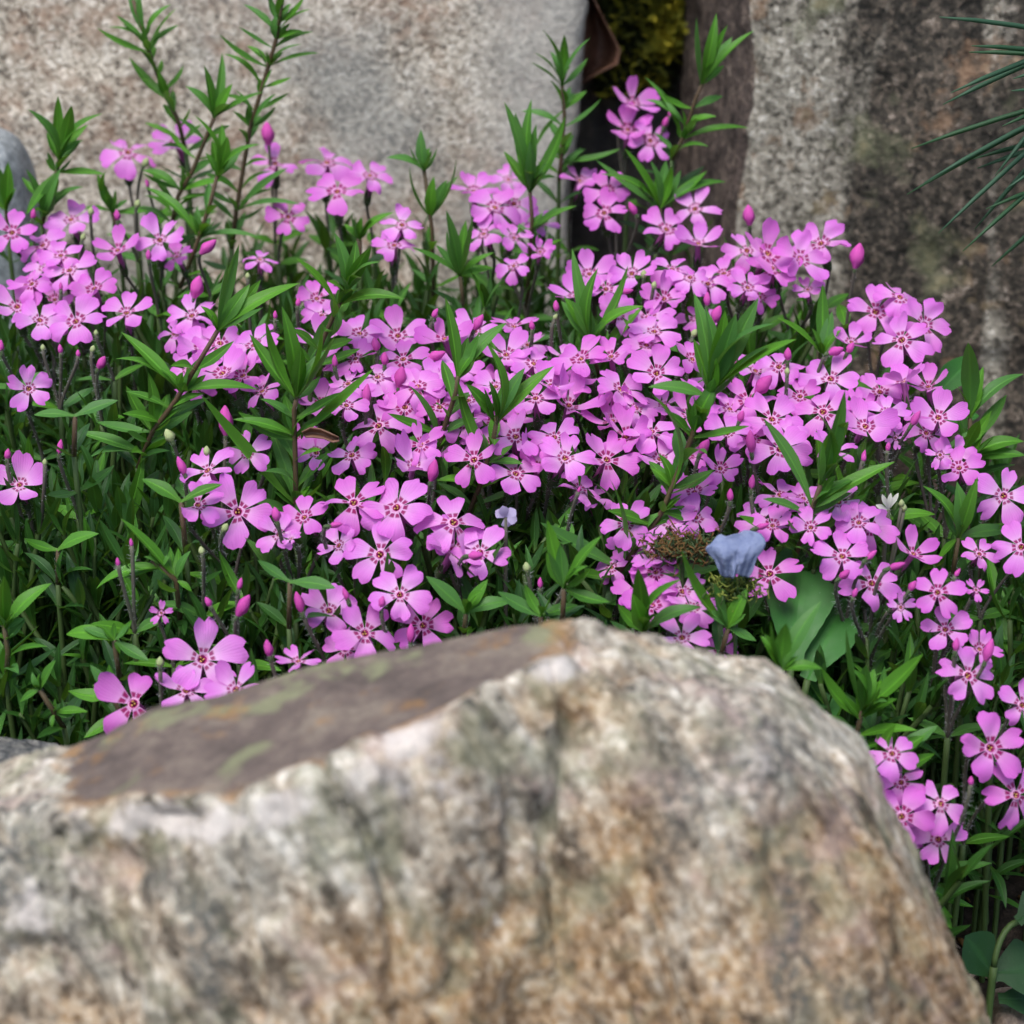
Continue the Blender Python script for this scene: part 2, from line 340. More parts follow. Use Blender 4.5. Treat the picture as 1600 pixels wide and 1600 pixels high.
# ------------------------------------------------------------------ rocks
def add_attr(me, name, vals):
    a = me.attributes.new(name, 'FLOAT', 'POINT'); a.data.foreach_set('value', np.asarray(vals, np.float32))
def grid_faces(nr, nc):
    return [(r * nc + c, r * nc + c + 1, (r + 1) * nc + c + 1, (r + 1) * nc + c) for r in range(nr - 1) for c in range(nc - 1)]
def grid_normals(P):
    du = np.gradient(P, axis=1); dv = np.gradient(P, axis=0); n = np.cross(du, dv); return n / (np.linalg.norm(n, axis=2, keepdims=True) + 1e-9)
def smooth_cols(a, k):
    ker = np.hanning(k + 2)[1:-1]; ker /= ker.sum(); p = np.pad(a, (k // 2, k // 2), 'edge'); return np.convolve(p, ker, 'valid')[:len(a)]
# the big foreground boulder: a loft of profiles from its back foot over the flat top and down the front face
BC = [(-900, 1750, .37, 1850, .33), (-650, 1420, .37, 1540, .33), (-400, 1262, .368, 1390, .325), (0, 1192, .365, 1322, .32), (100, 1166, .365, 1275, .322),
      (170, 1138, .365, 1258, .324), (235, 1100, .365, 1254, .318), (350, 1078, .365, 1252, .313), (430, 1052, .365, 1236, .312), (500, 1030, .365, 1205, .313),
      (600, 1012, .365, 1165, .318), (700, 995, .365, 1122, .323), (800, 976, .365, 1068, .333), (860, 968, .365, 1045, .338), (930, 982, .365, 1052, .335),
      (1030, 1004, .365, 1105, .330), (1190, 1030, .365, 1145, .328), (1260, 1088, .365, 1205, .328), (1330, 1150, .365, 1270, .328), (1400, 1288, .363, 1385, .329),
      (1480, 1448, .362, 1520, .330), (1560, 1612, .36, 1680, .33), (1650, 1790, .36, 1850, .33), (1820, 2200, .36, 2250, .335)]
uu = np.linspace(-900, 1820, 520); bc = np.array(BC, float)
vs_, ys_, ve_, ye_ = [smooth_cols(np.interp(uu, bc[:, 0], bc[:, k]), 5) for k in (1, 2, 3, 4)]
prof = []                                              # rows of (T, list of points)
SIL = np.array([at(a, b, c) for a, b, c in zip(uu, vs_, ys_)]); EDG = np.array([at(a, b, c) for a, b, c in zip(uu, ve_, ye_)])
def off(P, dy, zabs=None, dz=0.0):
    Q = P.copy(); Q[:, 1] += dy; Q[:, 2] = np.maximum(Q[:, 2] + dz, -.03) if zabs is None else zabs; return Q
K = [(0, off(SIL, .045, -.03)), (.16, off(SIL, .030, None, -.055)), (.27, off(SIL, .006, None, -.012)), (.31, SIL), (.48, EDG),
     (.58, off(EDG, -.010, None, -.030)), (.74, off(EDG, -.022, None, -.085)), (1.0, off(EDG, -.032, -.03))]
tt = np.linspace(0, 1, 300); tk = [k[0] for k in K]
PB = np.stack([np.stack([np.interp(tt, tk, [k[1][c, ax] for k in K]) for c in range(len(uu))], 1) for ax in range(3)], 2)  # rows, cols, xyz
ker = np.hanning(13)[1:-1]; ker /= ker.sum()
PB = np.stack([np.apply_along_axis(lambda a: np.convolve(np.pad(a, (5, 5), 'edge'), ker, 'valid'), 0, PB[:, :, ax]) for ax in range(3)], 2)
NB = -grid_normals(PB); flat = PB.reshape(-1, 3)
T2 = np.repeat(tt[:, None], len(uu), 1); U2 = np.repeat(uu[None, :], len(tt), 0)
ed = np.interp(U2, [60, 150, 820, 930], [0, 1, 1, 0])
facet = ed * np.clip((T2 - .24) / .03, 0, 1) * np.clip((.475 - T2) / .02, 0, 1)
stq = flat @ np.array([[1, 0, -.35], [0, 1, 0], [.35, 0, .22]])
d = .0034 * fbm(flat, 22, 3, 3) + .0022 * fbm(stq, 62, 3, 9, .55, True) + .0020 * fbm(stq, 150, 3, 21) + .0008 * fbm(flat, 420, 2, 33)
crack = np.clip(1 - np.abs(fbm(stq + .3, 20, 3, 51)) / .05, 0, 1) * .0030
d = (d - crack).reshape(T2.shape) * (1 - .86 * facet) * np.clip(1.1 - .5 * np.exp(-((T2 - .30) / .03) ** 2), .2, 1)
PB = PB + NB * d[:, :, None]
me = mesh('boulder', PB.reshape(-1, 3), grid_faces(len(tt), len(uu)), M_BOULDER)
add_attr(me, 'facet', facet.ravel())
PW = PB.reshape(-1, 3) - np.array(CAM); dpt = PW @ np.array(FW); pu = 800 + F * PW[:, 0] / dpt; pv = 800 - F * (PW @ np.array(UP)) / dpt
def blobs(L): return np.clip(sum(w_ * np.exp(-((pu - a_) / c_) ** 2 - ((pv - b_) / e_) ** 2) for a_, b_, c_, e_, w_ in L), 0, 1)
add_attr(me, 'low', blobs([(700, 1530, 190, 120, 1), (1290, 1400, 130, 150, 1), (980, 1330, 90, 170, .6), (1440, 1560, 130, 120, .9), (880, 1100, 80, 50, .6), (640, 1170, 60, 40, .5), (60, 1620, 150, 80, .4), (1050, 1580, 150, 100, .6)]))
add_attr(me, 'edge_highlights', blobs([(260, 1285, 150, 34, 1), (450, 1260, 60, 30, .8), (570, 1215, 60, 36, .9), (640, 1150, 50, 36, .9), (870, 1045, 55, 28, 1), (40, 1420, 50, 60, .8), (700, 1230, 90, 70, .5), (1180, 1180, 70, 50, .5)]))  # where the painted highlights sit, mostly along the flat top's front edge
add_attr(me, 'dark', blobs([(325, 1470, 38, 150, 1), (20, 1380, 60, 110, 1), (1235, 1500, 40, 110, 1), (1190, 1180, 90, 60, .8), (470, 1330, 60, 50, .5), (1060, 1290, 40, 120, .7), (240, 1390, 40, 50, .6), (1330, 1560, 60, 60, .7)]))
tag(link('boulder', me), 'big pale streaky boulder with a flat dark weathered top, in front of the flowers', 'boulder')

def block_rock(name, corners, mat, n=60, k=10, amps=(), seed=0, post=None):
    """closed rock: a rounded box bent onto eight corners (x, y, z order 000..111), then roughened"""
    g = np.linspace(-1, 1, n); V = []; Fc = []
    for ax in range(3):
        for sg in (-1, 1):
            A, B = np.meshgrid(g, g); P = np.zeros((n, n, 3)); P[:, :, ax] = sg; P[:, :, (ax + 1) % 3] = A; P[:, :, (ax + 2) % 3] = B
            b = len(V) * n * n; V.append(P.reshape(-1, 3)); fs = grid_faces(n, n)
            Fc += [tuple(b + i for i in (f if sg > 0 else f[::-1])) for f in fs]
    P = np.concatenate(V); q = P / (np.sum(np.abs(P) ** k, 1, keepdims=True) ** (1 / k)); cs = np.array(corners, float)
    def trilin(q):
        t = (q + 1) / 2; out = 0
        for i in range(8):
            a, b, c = (i >> 2) & 1, (i >> 1) & 1, i & 1
            out = out + ((t[:, 0] if a else 1 - t[:, 0]) * (t[:, 1] if b else 1 - t[:, 1]) * (t[:, 2] if c else 1 - t[:, 2]))[:, None] * cs[i]
        return out
    W = trilin(q); cen = trilin(q * .9); nrm = W - cen; nrm /= np.linalg.norm(nrm, axis=1, keepdims=True) + 1e-9
    dsp = 0
    for i, (a, sc, rd) in enumerate(amps): dsp = dsp + a * fbm(W, sc, 3, seed + i * 31, .5, rd)
    W = W + nrm * (dsp[:, None] if len(amps) else 0)
    bm = bmesh.new(); aux = bm.verts.layers.float.new('idx'); vs = [bm.verts.new(p) for p in W]
    for f in Fc: bm.faces.new([vs[i] for i in f])
    for i, v_ in enumerate(vs): v_[aux] = i
    bmesh.ops.remove_doubles(bm, verts=bm.verts, dist=1e-6)
    me = bpy.data.meshes.new(name); bm.to_mesh(me); bm.free(); me.materials.append(mat)
    me.polygons.foreach_set('use_smooth', [True] * len(me.polygons))
    idx = np.zeros(len(me.vertices), np.float32); me.attributes['idx'].data.foreach_get('value', idx); me.attributes.remove(me.attributes['idx'])
    if post: post(me, q[idx.astype(int)], np.array([v_.co for v_ in me.vertices]))
    return me
# left pale slab
X0, X1t, X1b = at(-1000, 400, .76).x, at(950, -60, .765).x, at(900, 300, .765).x
zt, zb = .46, .06
X1b -= (X1t - X1b) * .6
def slab_post(me, q, W): add_attr(me, 'clean', np.clip((W[:, 0] - at(690, 100, .76).x) / .05, 0, 1))
me = block_rock('slab', [(X0, .75, zb), (X0, .78, zt), (X0, .95, zb), (X0, .95, zt), (X1b, .765, zb), (X1t, .775, zt), (X1b, .95, zb), (X1t, .95, zt)],
                M_SLAB, 110, 26, [(.0045, 14, False), (.0016, 70, False), (.0007, 260, False)], 3, slab_post)
tag(link('rock_slab', me), 'pale beige granite slab standing upright behind the flowers, speckled pink and grey', 'rock')
# right brown-grey rock with its dark flank turned to the crevice
xa_t, xa_b = at(1163, 0, .735).x, at(1146, 420, .735).x
def right_post(me, q, W):
    px = 800 + F * W[:, 0] / (W[:, 1] * math.cos(PITCH) + (W[:, 2] - H) * -math.sin(PITCH))
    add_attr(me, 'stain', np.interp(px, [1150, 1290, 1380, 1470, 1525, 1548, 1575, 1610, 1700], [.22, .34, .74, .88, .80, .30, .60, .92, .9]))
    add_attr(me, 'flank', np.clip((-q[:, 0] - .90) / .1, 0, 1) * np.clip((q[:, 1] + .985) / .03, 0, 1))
xl = at(1120, 40, .845).x; xlb = at(1000, 520, .835).x
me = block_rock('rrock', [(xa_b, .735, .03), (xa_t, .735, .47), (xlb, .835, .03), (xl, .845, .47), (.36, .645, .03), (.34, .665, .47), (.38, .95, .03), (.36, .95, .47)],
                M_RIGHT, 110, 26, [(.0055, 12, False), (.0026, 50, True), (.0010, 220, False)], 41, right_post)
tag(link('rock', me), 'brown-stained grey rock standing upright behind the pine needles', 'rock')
# mossy stone wedged deep in the gap
p = at(1000, 60, .86)
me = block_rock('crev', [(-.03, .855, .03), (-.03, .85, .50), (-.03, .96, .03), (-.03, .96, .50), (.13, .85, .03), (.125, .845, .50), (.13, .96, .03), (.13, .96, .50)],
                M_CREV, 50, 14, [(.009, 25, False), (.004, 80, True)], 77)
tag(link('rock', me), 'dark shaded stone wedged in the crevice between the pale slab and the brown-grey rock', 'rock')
# rounded blue-grey stone at the foot of the slab
c = at(-6, 262, .725)
def ball(c, rx, ry, rz): return [(c.x + a * rx, c.y + b * ry, c.z + e * rz) for a in (-1, 1) for b in (-1, 1) for e in (-1, 1)]
zlo = soil(c.x, .73) - .01; zhi = at(0, 208, .72).z; rz = (zhi - zlo) / 2
me = block_rock('bstone', ball(Vector((c.x, .722, zlo + rz)), .0155, .022, rz), M_BLUE, 36, 3.2, [(.0018, 60, False), (.0006, 250, False)], 5)
tag(link('rock', me), 'small rounded blue-grey stone leaning against the pale slab', 'rock')
# dark glittering stone between the boulder and the foliage
P1 = at(20, 1150, .415)
me = block_rock('dstone', [(-.21, .385, -.02), (-.21, .385, at(-40, 1165, .385).z), (-.21, .445, -.02), (-.21, .443, at(-60, 1100, .443).z),
                           (-.082, .40, -.02), (-.082, .40, at(150, 1230, .40).z), (-.088, .435, -.02), (-.096, .435, at(120, 1150, .435).z)], M_DARK, 60, 8,
                [(.003, 35, False), (.0018, 120, True), (.0006, 400, False)], 15)
tag(link('rock', me), 'dark grey glittering stone beside the boulder, under the leafy shoots', 'rock')
c = at(1592, 1586, .44)
me = block_rock('sstone', ball(Vector((c.x + .004, .452, .036)), .009, .010, .016), M_BSTONE, 26, 4, [(.0012, 90, False)], 25)
tag(link('rock', me), 'small brown and grey stone lying on the soil beside the boulder', 'rock')

# ------------------------------------------------------------------ plant meshes (shared by all copies)
def uv_grid(me, UVs):
    lay = me.uv_layers.new(name='UVMap'); li = np.zeros(len(me.loops), np.int32); me.loops.foreach_get('vertex_index', li)
    lay.data.foreach_set('uv', np.asarray(UVs, np.float32)[li].ravel())
def petal_mesh(cup, notch, wid, twist, ripple, seed, mt=0):
    rs = np.random.default_rng(seed); ns, nt_ = 9, 7; V = []; UV = []
    tipskew = rs.uniform(-.12, .12)
    for i in range(ns):
        s = i / (ns - 1)
        for j in range(nt_):
            t = -1 + 2 * j / (nt_ - 1)
            L = 1 - notch * math.exp(-((t + tipskew) / .26) ** 2) - .20 * abs(t) ** 3
            hw = .075 + (wid - .075) * math.sin(math.pi / 2 * min(1, s * 1.12)) ** 1.15
            hw *= 1 - .10 * max(0, s - .8) / .2
            x = .11 + .89 * (s * (1 + (L - 1) * s ** 2)); y = t * hw
            z = cup * x * x * .9 + .06 * x + (.16 * (1 - s * .6)) * hw * (t * t) + twist * t * s * s * .12 + ripple * math.sin(5 * s + 3 * t + seed) * s * .03 - .05 * s ** 4 * (1 - cup)
            V.append((x, y, z)); UV.append((t * .5 + .5, s))
    me = mesh('petal', V, grid_faces(ns, nt_), M_PETALS[mt]); uv_grid(me, UV); return me
PET = {}
for mt in range(3):
    PET[('o', mt)] = [petal_mesh(random.uniform(-.26, .30), random.choice([.08, .14, .20, .28]), random.uniform(.295, .37), random.uniform(-1.8, 1.8), random.uniform(.8, 2.8), mt * 100 + i, mt) for i in range(14)]
    PET[('c', mt)] = [petal_mesh(random.uniform(.42, .66), random.choice([.05, .08, .12]), random.uniform(.32, .39), random.uniform(-.6, .6), .8, mt * 100 + 40 + i, mt) for i in range(6)]
    PET[('s', mt)] = [petal_mesh(random.uniform(.05, .25), random.choice([.22, .3]), random.uniform(.25, .31), random.uniform(-.5, .5), .8, mt * 100 + 60 + i, mt) for i in range(4)]
    PET[('w', mt)] = [petal_mesh(random.uniform(.9, 1.25), .12, random.uniform(.26, .34), random.uniform(-2.5, 2.5), 4, mt * 100 + 80 + i, mt) for i in range(4)]
def flower_mesh():
    m = MB(); S = 10
    def ring(r, z): b = len(m.V); m.V.extend(Vector((r * math.cos(2 * math.pi * k / S), r * math.sin(2 * math.pi * k / S), z)) for k in range(S)); return b
    prof = [(.085, -1.30, 0), (.10, -1.0, 0), (.105, -.5, 0), (.11, -.12, 0), (.145, -.005, 0), (.135, .022, 4), (.11, .026, 4), (.095, .022, 2), (.072, .0, 2), (.06, -.12, 2), (.03, -.28, 2)]
    rb = [ring(r, z) for r, z, _ in prof]
    for i in range(len(prof) - 1):
        for k in range(S):
            m.F.append((rb[i] + k, rb[i] + (k + 1) % S, rb[i + 1] + (k + 1) % S, rb[i + 1] + k)); m.I.append(prof[i + 1][2])
    for a, rr in ((.4, .045), (2.6, .05), (4.5, .03)):
        p = Vector((rr * math.cos(a), rr * math.sin(a), -.06)); m.tube([p, p + Vector((.01, .01, .06)), p + Vector((.025 * math.cos(a + 1), .025 * math.sin(a + 1), .10))], [.016, .022, .012], 5, 3)
    return m.make('flower', [M_TUBE, M_THROAT, M_RING, M_ANTHER, M_RIM])
FLOWER = flower_mesh()
def calyx_mesh(hairs=60):
    m = MB(); S = 10; prof = [(.05, -1.42), (.12, -1.34), (.155, -1.15), (.15, -.92)]; rb = []
    for r, z in prof:
        rb.append(len(m.V)); m.V.extend(Vector((r * math.cos(2 * math.pi * k / S), r * math.sin(2 * math.pi * k / S), z)) for k in range(S))
    for i in range(3):
        for k in range(S): m.F.append((rb[i] + k, rb[i] + (k + 1) % S, rb[i + 1] + (k + 1) % S, rb[i + 1] + k)); m.I.append(0)
    for q in range(5):
        a = 2 * math.pi * (q + .5) / 5; da = math.pi / 5
        b = len(m.V)
        for an, r, z in ((a - da, .15, -.92), (a + da, .15, -.92), (a + da * .55, .175, -.72), (a, .215, -.42), (a - da * .55, .175, -.72)):
            m.V.append(Vector((r * math.cos(an), r * math.sin(an), z)))
        m.F.append((b, b + 1, b + 2, b + 3, b + 4)); m.I.append(0)
    m.hairs([Vector((0, 0, -1.35)), Vector((0, 0, -1.1)), Vector((0, 0, -.6))], [.12, .15, .17], hairs, .16, 1, .006)
    return m.make('calyx', [M_CALYX, M_HAIR])
CALYX = calyx_mesh()
def bud_mesh(fat, mat, name):
    m = MB(); S = 10; n = 10; rb = []
    for i in range(n):
        t = i / (n - 1); r = fat * (math.sin(math.pi * min(1, .12 + t * .86)) ** .8) * (1 if t > .35 else .55 + t * 1.28)
        r = max(r, .02); rb.append(len(m.V))
        for k in range(S):
            a = 2 * math.pi * k / S + t * 1.6; rr = r * (1 + .10 * math.cos(5 * (2 * math.pi * k / S)))
            m.V.append(Vector((rr * math.cos(a), rr * math.sin(a), t)))
    for i in range(n - 1):
        for k in range(S): m.F.append((rb[i] + k, rb[i] + (k + 1) % S, rb[i + 1] + (k + 1) % S, rb[i + 1] + k)); m.I.append(0)
    m.F.append(tuple(rb[-1] + k for k in range(S))); m.I.append(0)
    return m.make(name, [mat])
BUDS = [bud_mesh(.24, M_BUD, 'bud'), bud_mesh(.28, M_BUD, 'bud'), bud_mesh(.20, M_BUD, 'bud')]; BUDG = bud_mesh(.34, M_BUDG, 'bud')
def leaf_mesh(arch, wmax, mat, pos=.42, ns=10, fold=.35, serr=0):
    V = []; UV = []
    for i in range(ns + 1):
        s = i / ns; wv = (s / pos) ** .75 if s < pos else (1 - ((s - pos) / (1 - pos)) ** 1.9) ** .9
        hw = max(wmax * (wv if s > .02 else .25), .002 if 0 < i < ns else .0015)
        if s < .15: hw = max(hw, wmax * .30)
        for t in (-1, -.5, 0, .5, 1):
            hh = hw * (1 + (serr * (1 if i % 2 else -1) if abs(t) == 1 and 2 < i < ns - 1 else 0))
            V.append((t * hh, s, arch * 4 * s * (1 - s) + fold * .2 * abs(t) * hh)); UV.append((t * .5 + .5, s))
    me = mesh('leaf', V, grid_faces(ns + 1, 5), mat); uv_grid(me, UV); return me
LEAVES = [leaf_mesh(a, .5, M_LEAF, p, 10, f) for a, p, f in ((.03, .42, .4), (.09, .40, .3), (.15, .45, .35), (-.05, .45, .5), (.06, .5, .25), (-.10, .4, .4))]
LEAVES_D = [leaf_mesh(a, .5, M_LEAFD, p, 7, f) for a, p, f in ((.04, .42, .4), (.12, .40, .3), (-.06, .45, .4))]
BRACT = [leaf_mesh(a, .5, M_LEAF, .34, 10, .2) for a in (.05, .10)]

def add_leaf(root, base, tip, S, width, meshes=LEAVES, name='leaf', nrm=None, roll=0.0):
    d = tip - base; L = d.length
    n = S - d * (S.dot(d) / (L * L)) if nrm is None else nrm
    if n.length < .25: n = n + (CAM - base).normalized() * .35 + Vector((random.uniform(-.3, .3), 0, .1))
    n = n.normalized() + (CAM - base).normalized() * random.uniform(.25, .9)
    me = random.choice(meshes)
    M = frame(base, d, n, width, L, L)
    if roll: M = M @ Matrix.Rotation(roll, 4, 'Y')
    o = link(name, me, root, M, root); return o

# ------------------------------------------------------------------ flowers: (u, v, radius px, up-tilt, petal angle, kind), kinds: o open, c cupped, s short petals
FL = [
(200,239,42,.50,55,'o'),(277,225,42,.45,80,'o'),(19,364,42,.35,85,'o'),(111,344,42,.62,90,'o'),(67,384,38,.5,60,'o'),(184,392,36,.50,90,'c'),(250,376,45,.45,60,'o'),(277,402,30,.5,30,'o'),
(109,423,40,.5,40,'o'),(430,256,37,.40,100,'o'),(450,339,35,.2,255,'o'),(406,406,30,.75,20,'o'),(148,452,38,.5,70,'o'),(27,480,45,.5,80,'c'),(119,503,48,.45,75,'o'),(62,501,42,.52,60,'o'),
(50,444,36,.4,50,'o'),(300,494,40,.52,105,'o'),(198,490,40,.6,20,'o'),(272,522,28,.4,40,'o'),(348,584,48,.6,90,'c'),(380,588,42,.66,40,'o'),(344,537,44,.55,50,'o'),(315,545,42,.6,110,'o'),
(397,540,42,.6,80,'o'),(410,612,38,.7,30,'o'),(294,578,32,.4,120,'o'),(45,608,40,.35,100,'o'),(31,758,42,.5,90,'c'),(325,736,44,.55,60,'o'),(387,708,41,.35,42,'o'),(372,800,55,.25,54,'o'),
(309,790,42,.4,240,'o'),(436,836,36,.4,220,'o'),(455,842,15,.4,90,'s'),(476,809,42,.5,100,'o'),(553,786,52,.45,112,'o'),(620,794,54,.4,55,'o'),(709,817,56,.42,88,'o'),(708,861,52,.45,195,'o'),
(750,864,48,.3,55,'o'),(594,867,54,.25,92,'o'),(530,853,36,.4,60,'o'),(592,666,54,.5,92,'o'),(658,695,38,.3,250,'s'),(741,719,48,.35,240,'o'),(806,683,45,.55,85,'o'),(806,741,46,.5,100,'o'),
(883,717,50,.48,70,'o'),(550,712,42,.5,30,'o'),(494,708,34,.4,60,'o'),(622,525,40,.45,90,'c'),(695,530,40,.72,100,'c'),(791,555,42,.68,60,'c'),(630,562,40,.55,20,'o'),(556,561,36,.5,80,'o'),
(562,522,40,.6,40,'o'),(653,605,44,.55,70,'o'),(633,637,42,.5,10,'o'),(687,637,42,.52,50,'o'),(672,598,42,.6,90,'o'),(861,603,42,.7,90,'c'),(837,623,40,.6,30,'o'),(834,569,40,.68,70,'o'),
(750,590,42,.6,45,'o'),(894,602,38,.6,20,'o'),(725,662,42,.55,80,'o'),(866,684,40,.5,40,'o'),(541,634,36,.5,70,'o'),(544,600,36,.55,15,'o'),(503,494,36,.55,50,'o'),(495,467,34,.5,100,'o'),
(908,562,44,.72,85,'o'),(969,609,47,.55,100,'o'),(1026,584,47,.35,140,'o'),(978,684,47,.52,85,'o'),(948,719,48,.42,60,'o'),(955,558,38,.6,30,'o'),(966,491,36,.3,60,'o'),(987,428,37,.4,120,'o'),
(1022,519,42,.7,40,'o'),(1012,497,38,.6,80,'o'),(1081,562,36,.4,20,'o'),(1206,656,47,.5,60,'o'),(1286,644,48,.38,98,'o'),(1234,681,38,.4,30,'o'),(1219,703,48,.45,330,'o'),(1169,626,44,.5,60,'o'),
(1137,678,38,.5,80,'o'),(1125,733,36,.4,30,'o'),(1047,816,43,.55,100,'o'),(1087,809,42,.55,40,'o'),(1187,815,44,.5,70,'o'),(1203,897,47,.35,95,'o'),(978,819,38,.4,110,'o'),(1066,997,42,.45,60,'o'),
(1019,947,46,.5,90,'o'),(1066,925,42,.55,50,'o'),(1081,950,42,.6,20,'o'),(1025,869,38,.75,60,'o'),(1025,895,40,.65,30,'o'),(978,856,32,.5,100,'o'),(1125,1015,30,.5,70,'o'),(997,928,40,.5,240,'o'),
(956,887,30,.5,150,'o'),(1069,765,32,.5,50,'o'),(1368,488,50,.32,90,'o'),(1406,465,42,.5,95,'o'),(1444,508,48,.28,62,'o'),(1409,532,48,.35,250,'o'),(1412,597,38,.93,40,'c'),(1298,593,46,.5,60,'o'),
(1352,667,46,.42,90,'c'),(1385,645,38,.4,80,'o'),(1466,653,43,.42,80,'c'),(1447,677,34,.4,240,'o'),(1399,684,18,.2,60,'s'),(1469,711,23,.2,30,'s'),(1492,712,34,.4,70,'o'),(1568,775,46,.05,75,'o'),
(1596,855,42,.3,110,'o'),(1310,785,40,.5,60,'o'),(1499,732,38,.5,20,'o'),(1330,535,30,.6,130,'c'),(1316,870,45,.5,85,'o'),(1362,912,47,.42,45,'o'),(1427,866,38,.55,90,'c'),(1465,926,41,.28,85,'o'),
(1407,949,25,.2,90,'s'),(1477,984,39,.4,100,'o'),(1530,1015,36,.4,60,'o'),(1512,1056,54,.18,85,'o'),(1597,1102,42,.2,150,'o'),(1530,866,32,.4,60,'o'),(1525,922,20,.4,60,'s'),(1360,825,40,.45,50,'o'),
(1342,817,36,.5,110,'o'),(1267,825,36,.4,110,'o'),(1207,822,36,.5,10,'o'),(1547,1169,56,.22,95,'o'),(1587,1242,53,.2,110,'o'),(1470,1256,46,.25,115,'o'),(1409,1276,47,.28,62,'o'),(1466,1312,47,.3,25,'o'),
(1408,1223,37,.4,40,'o'),(1394,1178,40,.45,50,'o'),(1412,1310,34,.3,280,'o'),(316,1031,61,.36,88,'o'),(209,1100,59,.3,82,'o'),(291,1080,50,.6,30,'o'),(369,1078,47,.45,60,'o'),(252,958,21,.2,80,'s'),
(466,1034,38,.82,70,'s'),(514,955,49,.35,75,'o'),(570,990,53,.36,60,'o'),(625,930,45,.35,60,'o'),(661,978,51,.34,72,'o'),(540,1015,40,.4,20,'o'),
(511,255,44,.72,90,'o'),(527,300,47,.52,60,'o'),(578,275,38,.66,70,'o'),(628,352,37,.4,85,'o'),(616,384,36,.6,40,'o'),(740,300,38,.76,60,'o'),(773,325,42,.5,60,'o'),(756,366,34,.5,20,'o'),
(803,319,38,.45,80,'o'),(794,281,30,.5,100,'o'),(803,416,28,.5,50,'o'),(803,372,30,.5,30,'o'),(847,350,28,.5,60,'o'),(844,394,24,.5,40,'o'),(906,283,34,.68,60,'o'),(989,161,37,.5,100,'c'),
(981,203,37,.5,90,'c'),(1016,220,37,.2,110,'o'),(944,333,40,.36,85,'o'),(1086,327,41,.32,65,'o'),(1041,359,41,.36,60,'o'),(1091,381,37,.7,90,'c'),(1167,392,40,.34,110,'o'),(1200,397,48,.42,90,'c'),
(1250,405,45,.36,80,'o'),(1283,381,43,.42,60,'o'),(1206,420,40,.5,20,'o'),(1050,422,36,.5,70,'o'),(1078,434,36,.5,30,'o'),(1106,444,38,.5,90,'o'),(1168,450,36,.5,60,'o'),(950,300,36,.5,50,'o'),
(1262,453,26,.6,40,'o'),(1131,428,34,.5,10,'o'),(1187,465,30,.5,50,'o'),(1140,640,36,.55,50,'o'),(1110,590,34,.5,70,'o'),(1250,620,36,.5,20,'o'),(905,765,34,.6,260,'o'),(925,780,34,.6,200,'o'),
(590,590,38,.6,30,'o'),(715,575,38,.6,10,'o'),(610,610,36,.5,60,'o'),(775,605,38,.6,80,'o'),(700,690,34,.5,60,'o'),(470,690,32,.5,50,'o'),(1010,540,36,.6,60,'o'),(880,560,34,.7,10,'o'),
(1180,580,34,.55,60,'o'),(1085,770,36,.5,60,'o'),(1255,780,34,.5,40,'o'),(95,400,36,.5,100,'o'),(70,420,34,.5,30,'o'),(300,530,34,.5,10,'o'),(1420,640,34,.5,60,'o'),(1340,640,36,.5,20,'o')]
BD = [(418,207,40,95),(1170,335,36,95),(1340,398,44,80),(1048,176,16,70),(1040,190,20,70),(988,325,26,120),(183,336,20,95),(52,334,20,80),(230,286,17,100),(308,447,40,75),(326,385,38,40),(95,447,16,90),
(232,398,20,90),(94,545,18,95),(159,566,26,60),(122,552,14,90),(94,698,28,80),(12,709,20,80),(283,727,36,110),(431,803,27,100),(205,848,17,95),(184,878,17,95),(352,655,52,90),(2,540,22,90),
(375,912,24,75),(381,945,44,60),(325,940,20,115),(419,1012,32,100),(467,940,40,105),(744,868,28,5),(525,820,26,10),(597,940,22,80),(642,989,36,88),(540,928,26,110),(844,911,22,90),(523,564,24,90),
(601,560,24,90),(626,588,38,80),(683,555,34,20),(587,537,26,100),(748,503,32,60),(680,489,20,60),(831,508,18,95),(869,478,22,95),(430,492,16,90),(466,472,16,80),(573,615,38,85),(677,734,40,78),
(980,455,24,10),(1194,600,42,50),(1231,553,24,90),(1173,689,42,95),(1141,773,24,90),(1175,753,28,85),(1101,697,30,60),(1120,490,32,70),(1105,467,26,90),(1158,650,22,70),(1350,711,20,80),(1388,698,18,80),
(1431,653,32,60),(1307,548,28,20),(1329,543,22,60),(1362,867,26,45),(1402,884,32,20),(1496,895,20,60),(1320,897,24,40),(1336,926,20,70),(1426,915,22,60),(1494,1007,26,85),(1545,1015,44,75),(1517,1220,18,90),
(1192,822,26,20),(1148,570,20,80),(905,765,14,70),(1350,715,16,80)]
BG = [(67,543,13,90),(387,431,13,90),(264,680,26,115),(323,704,18,90),(250,1034,20,90),(823,886,20,100),(883,914,16,70),(145,545,14,70),(315,860,16,100),(352,824,18,60),(70,722,13,90),(1022,445,14,80),(1006,428,16,90),(1085,520,16,60),(868,495,12,60),(1230,580,14,90),(150,520,12,90),(142,330,16,85),(130,370,14,70),(215,318,16,70),(228,253,18,60)]
AREAS = [(480, 500, 900, 730), (950, 560, 1250, 720), (890, 410, 1180, 500), (1280, 600, 1470, 720), (290, 510, 430, 610), (0, 390, 170, 510), (960, 790, 1110, 960), (1180, 770, 1260, 850), (480, 780, 560, 860)]
base_fl = list(FL); tr = 0; added = []
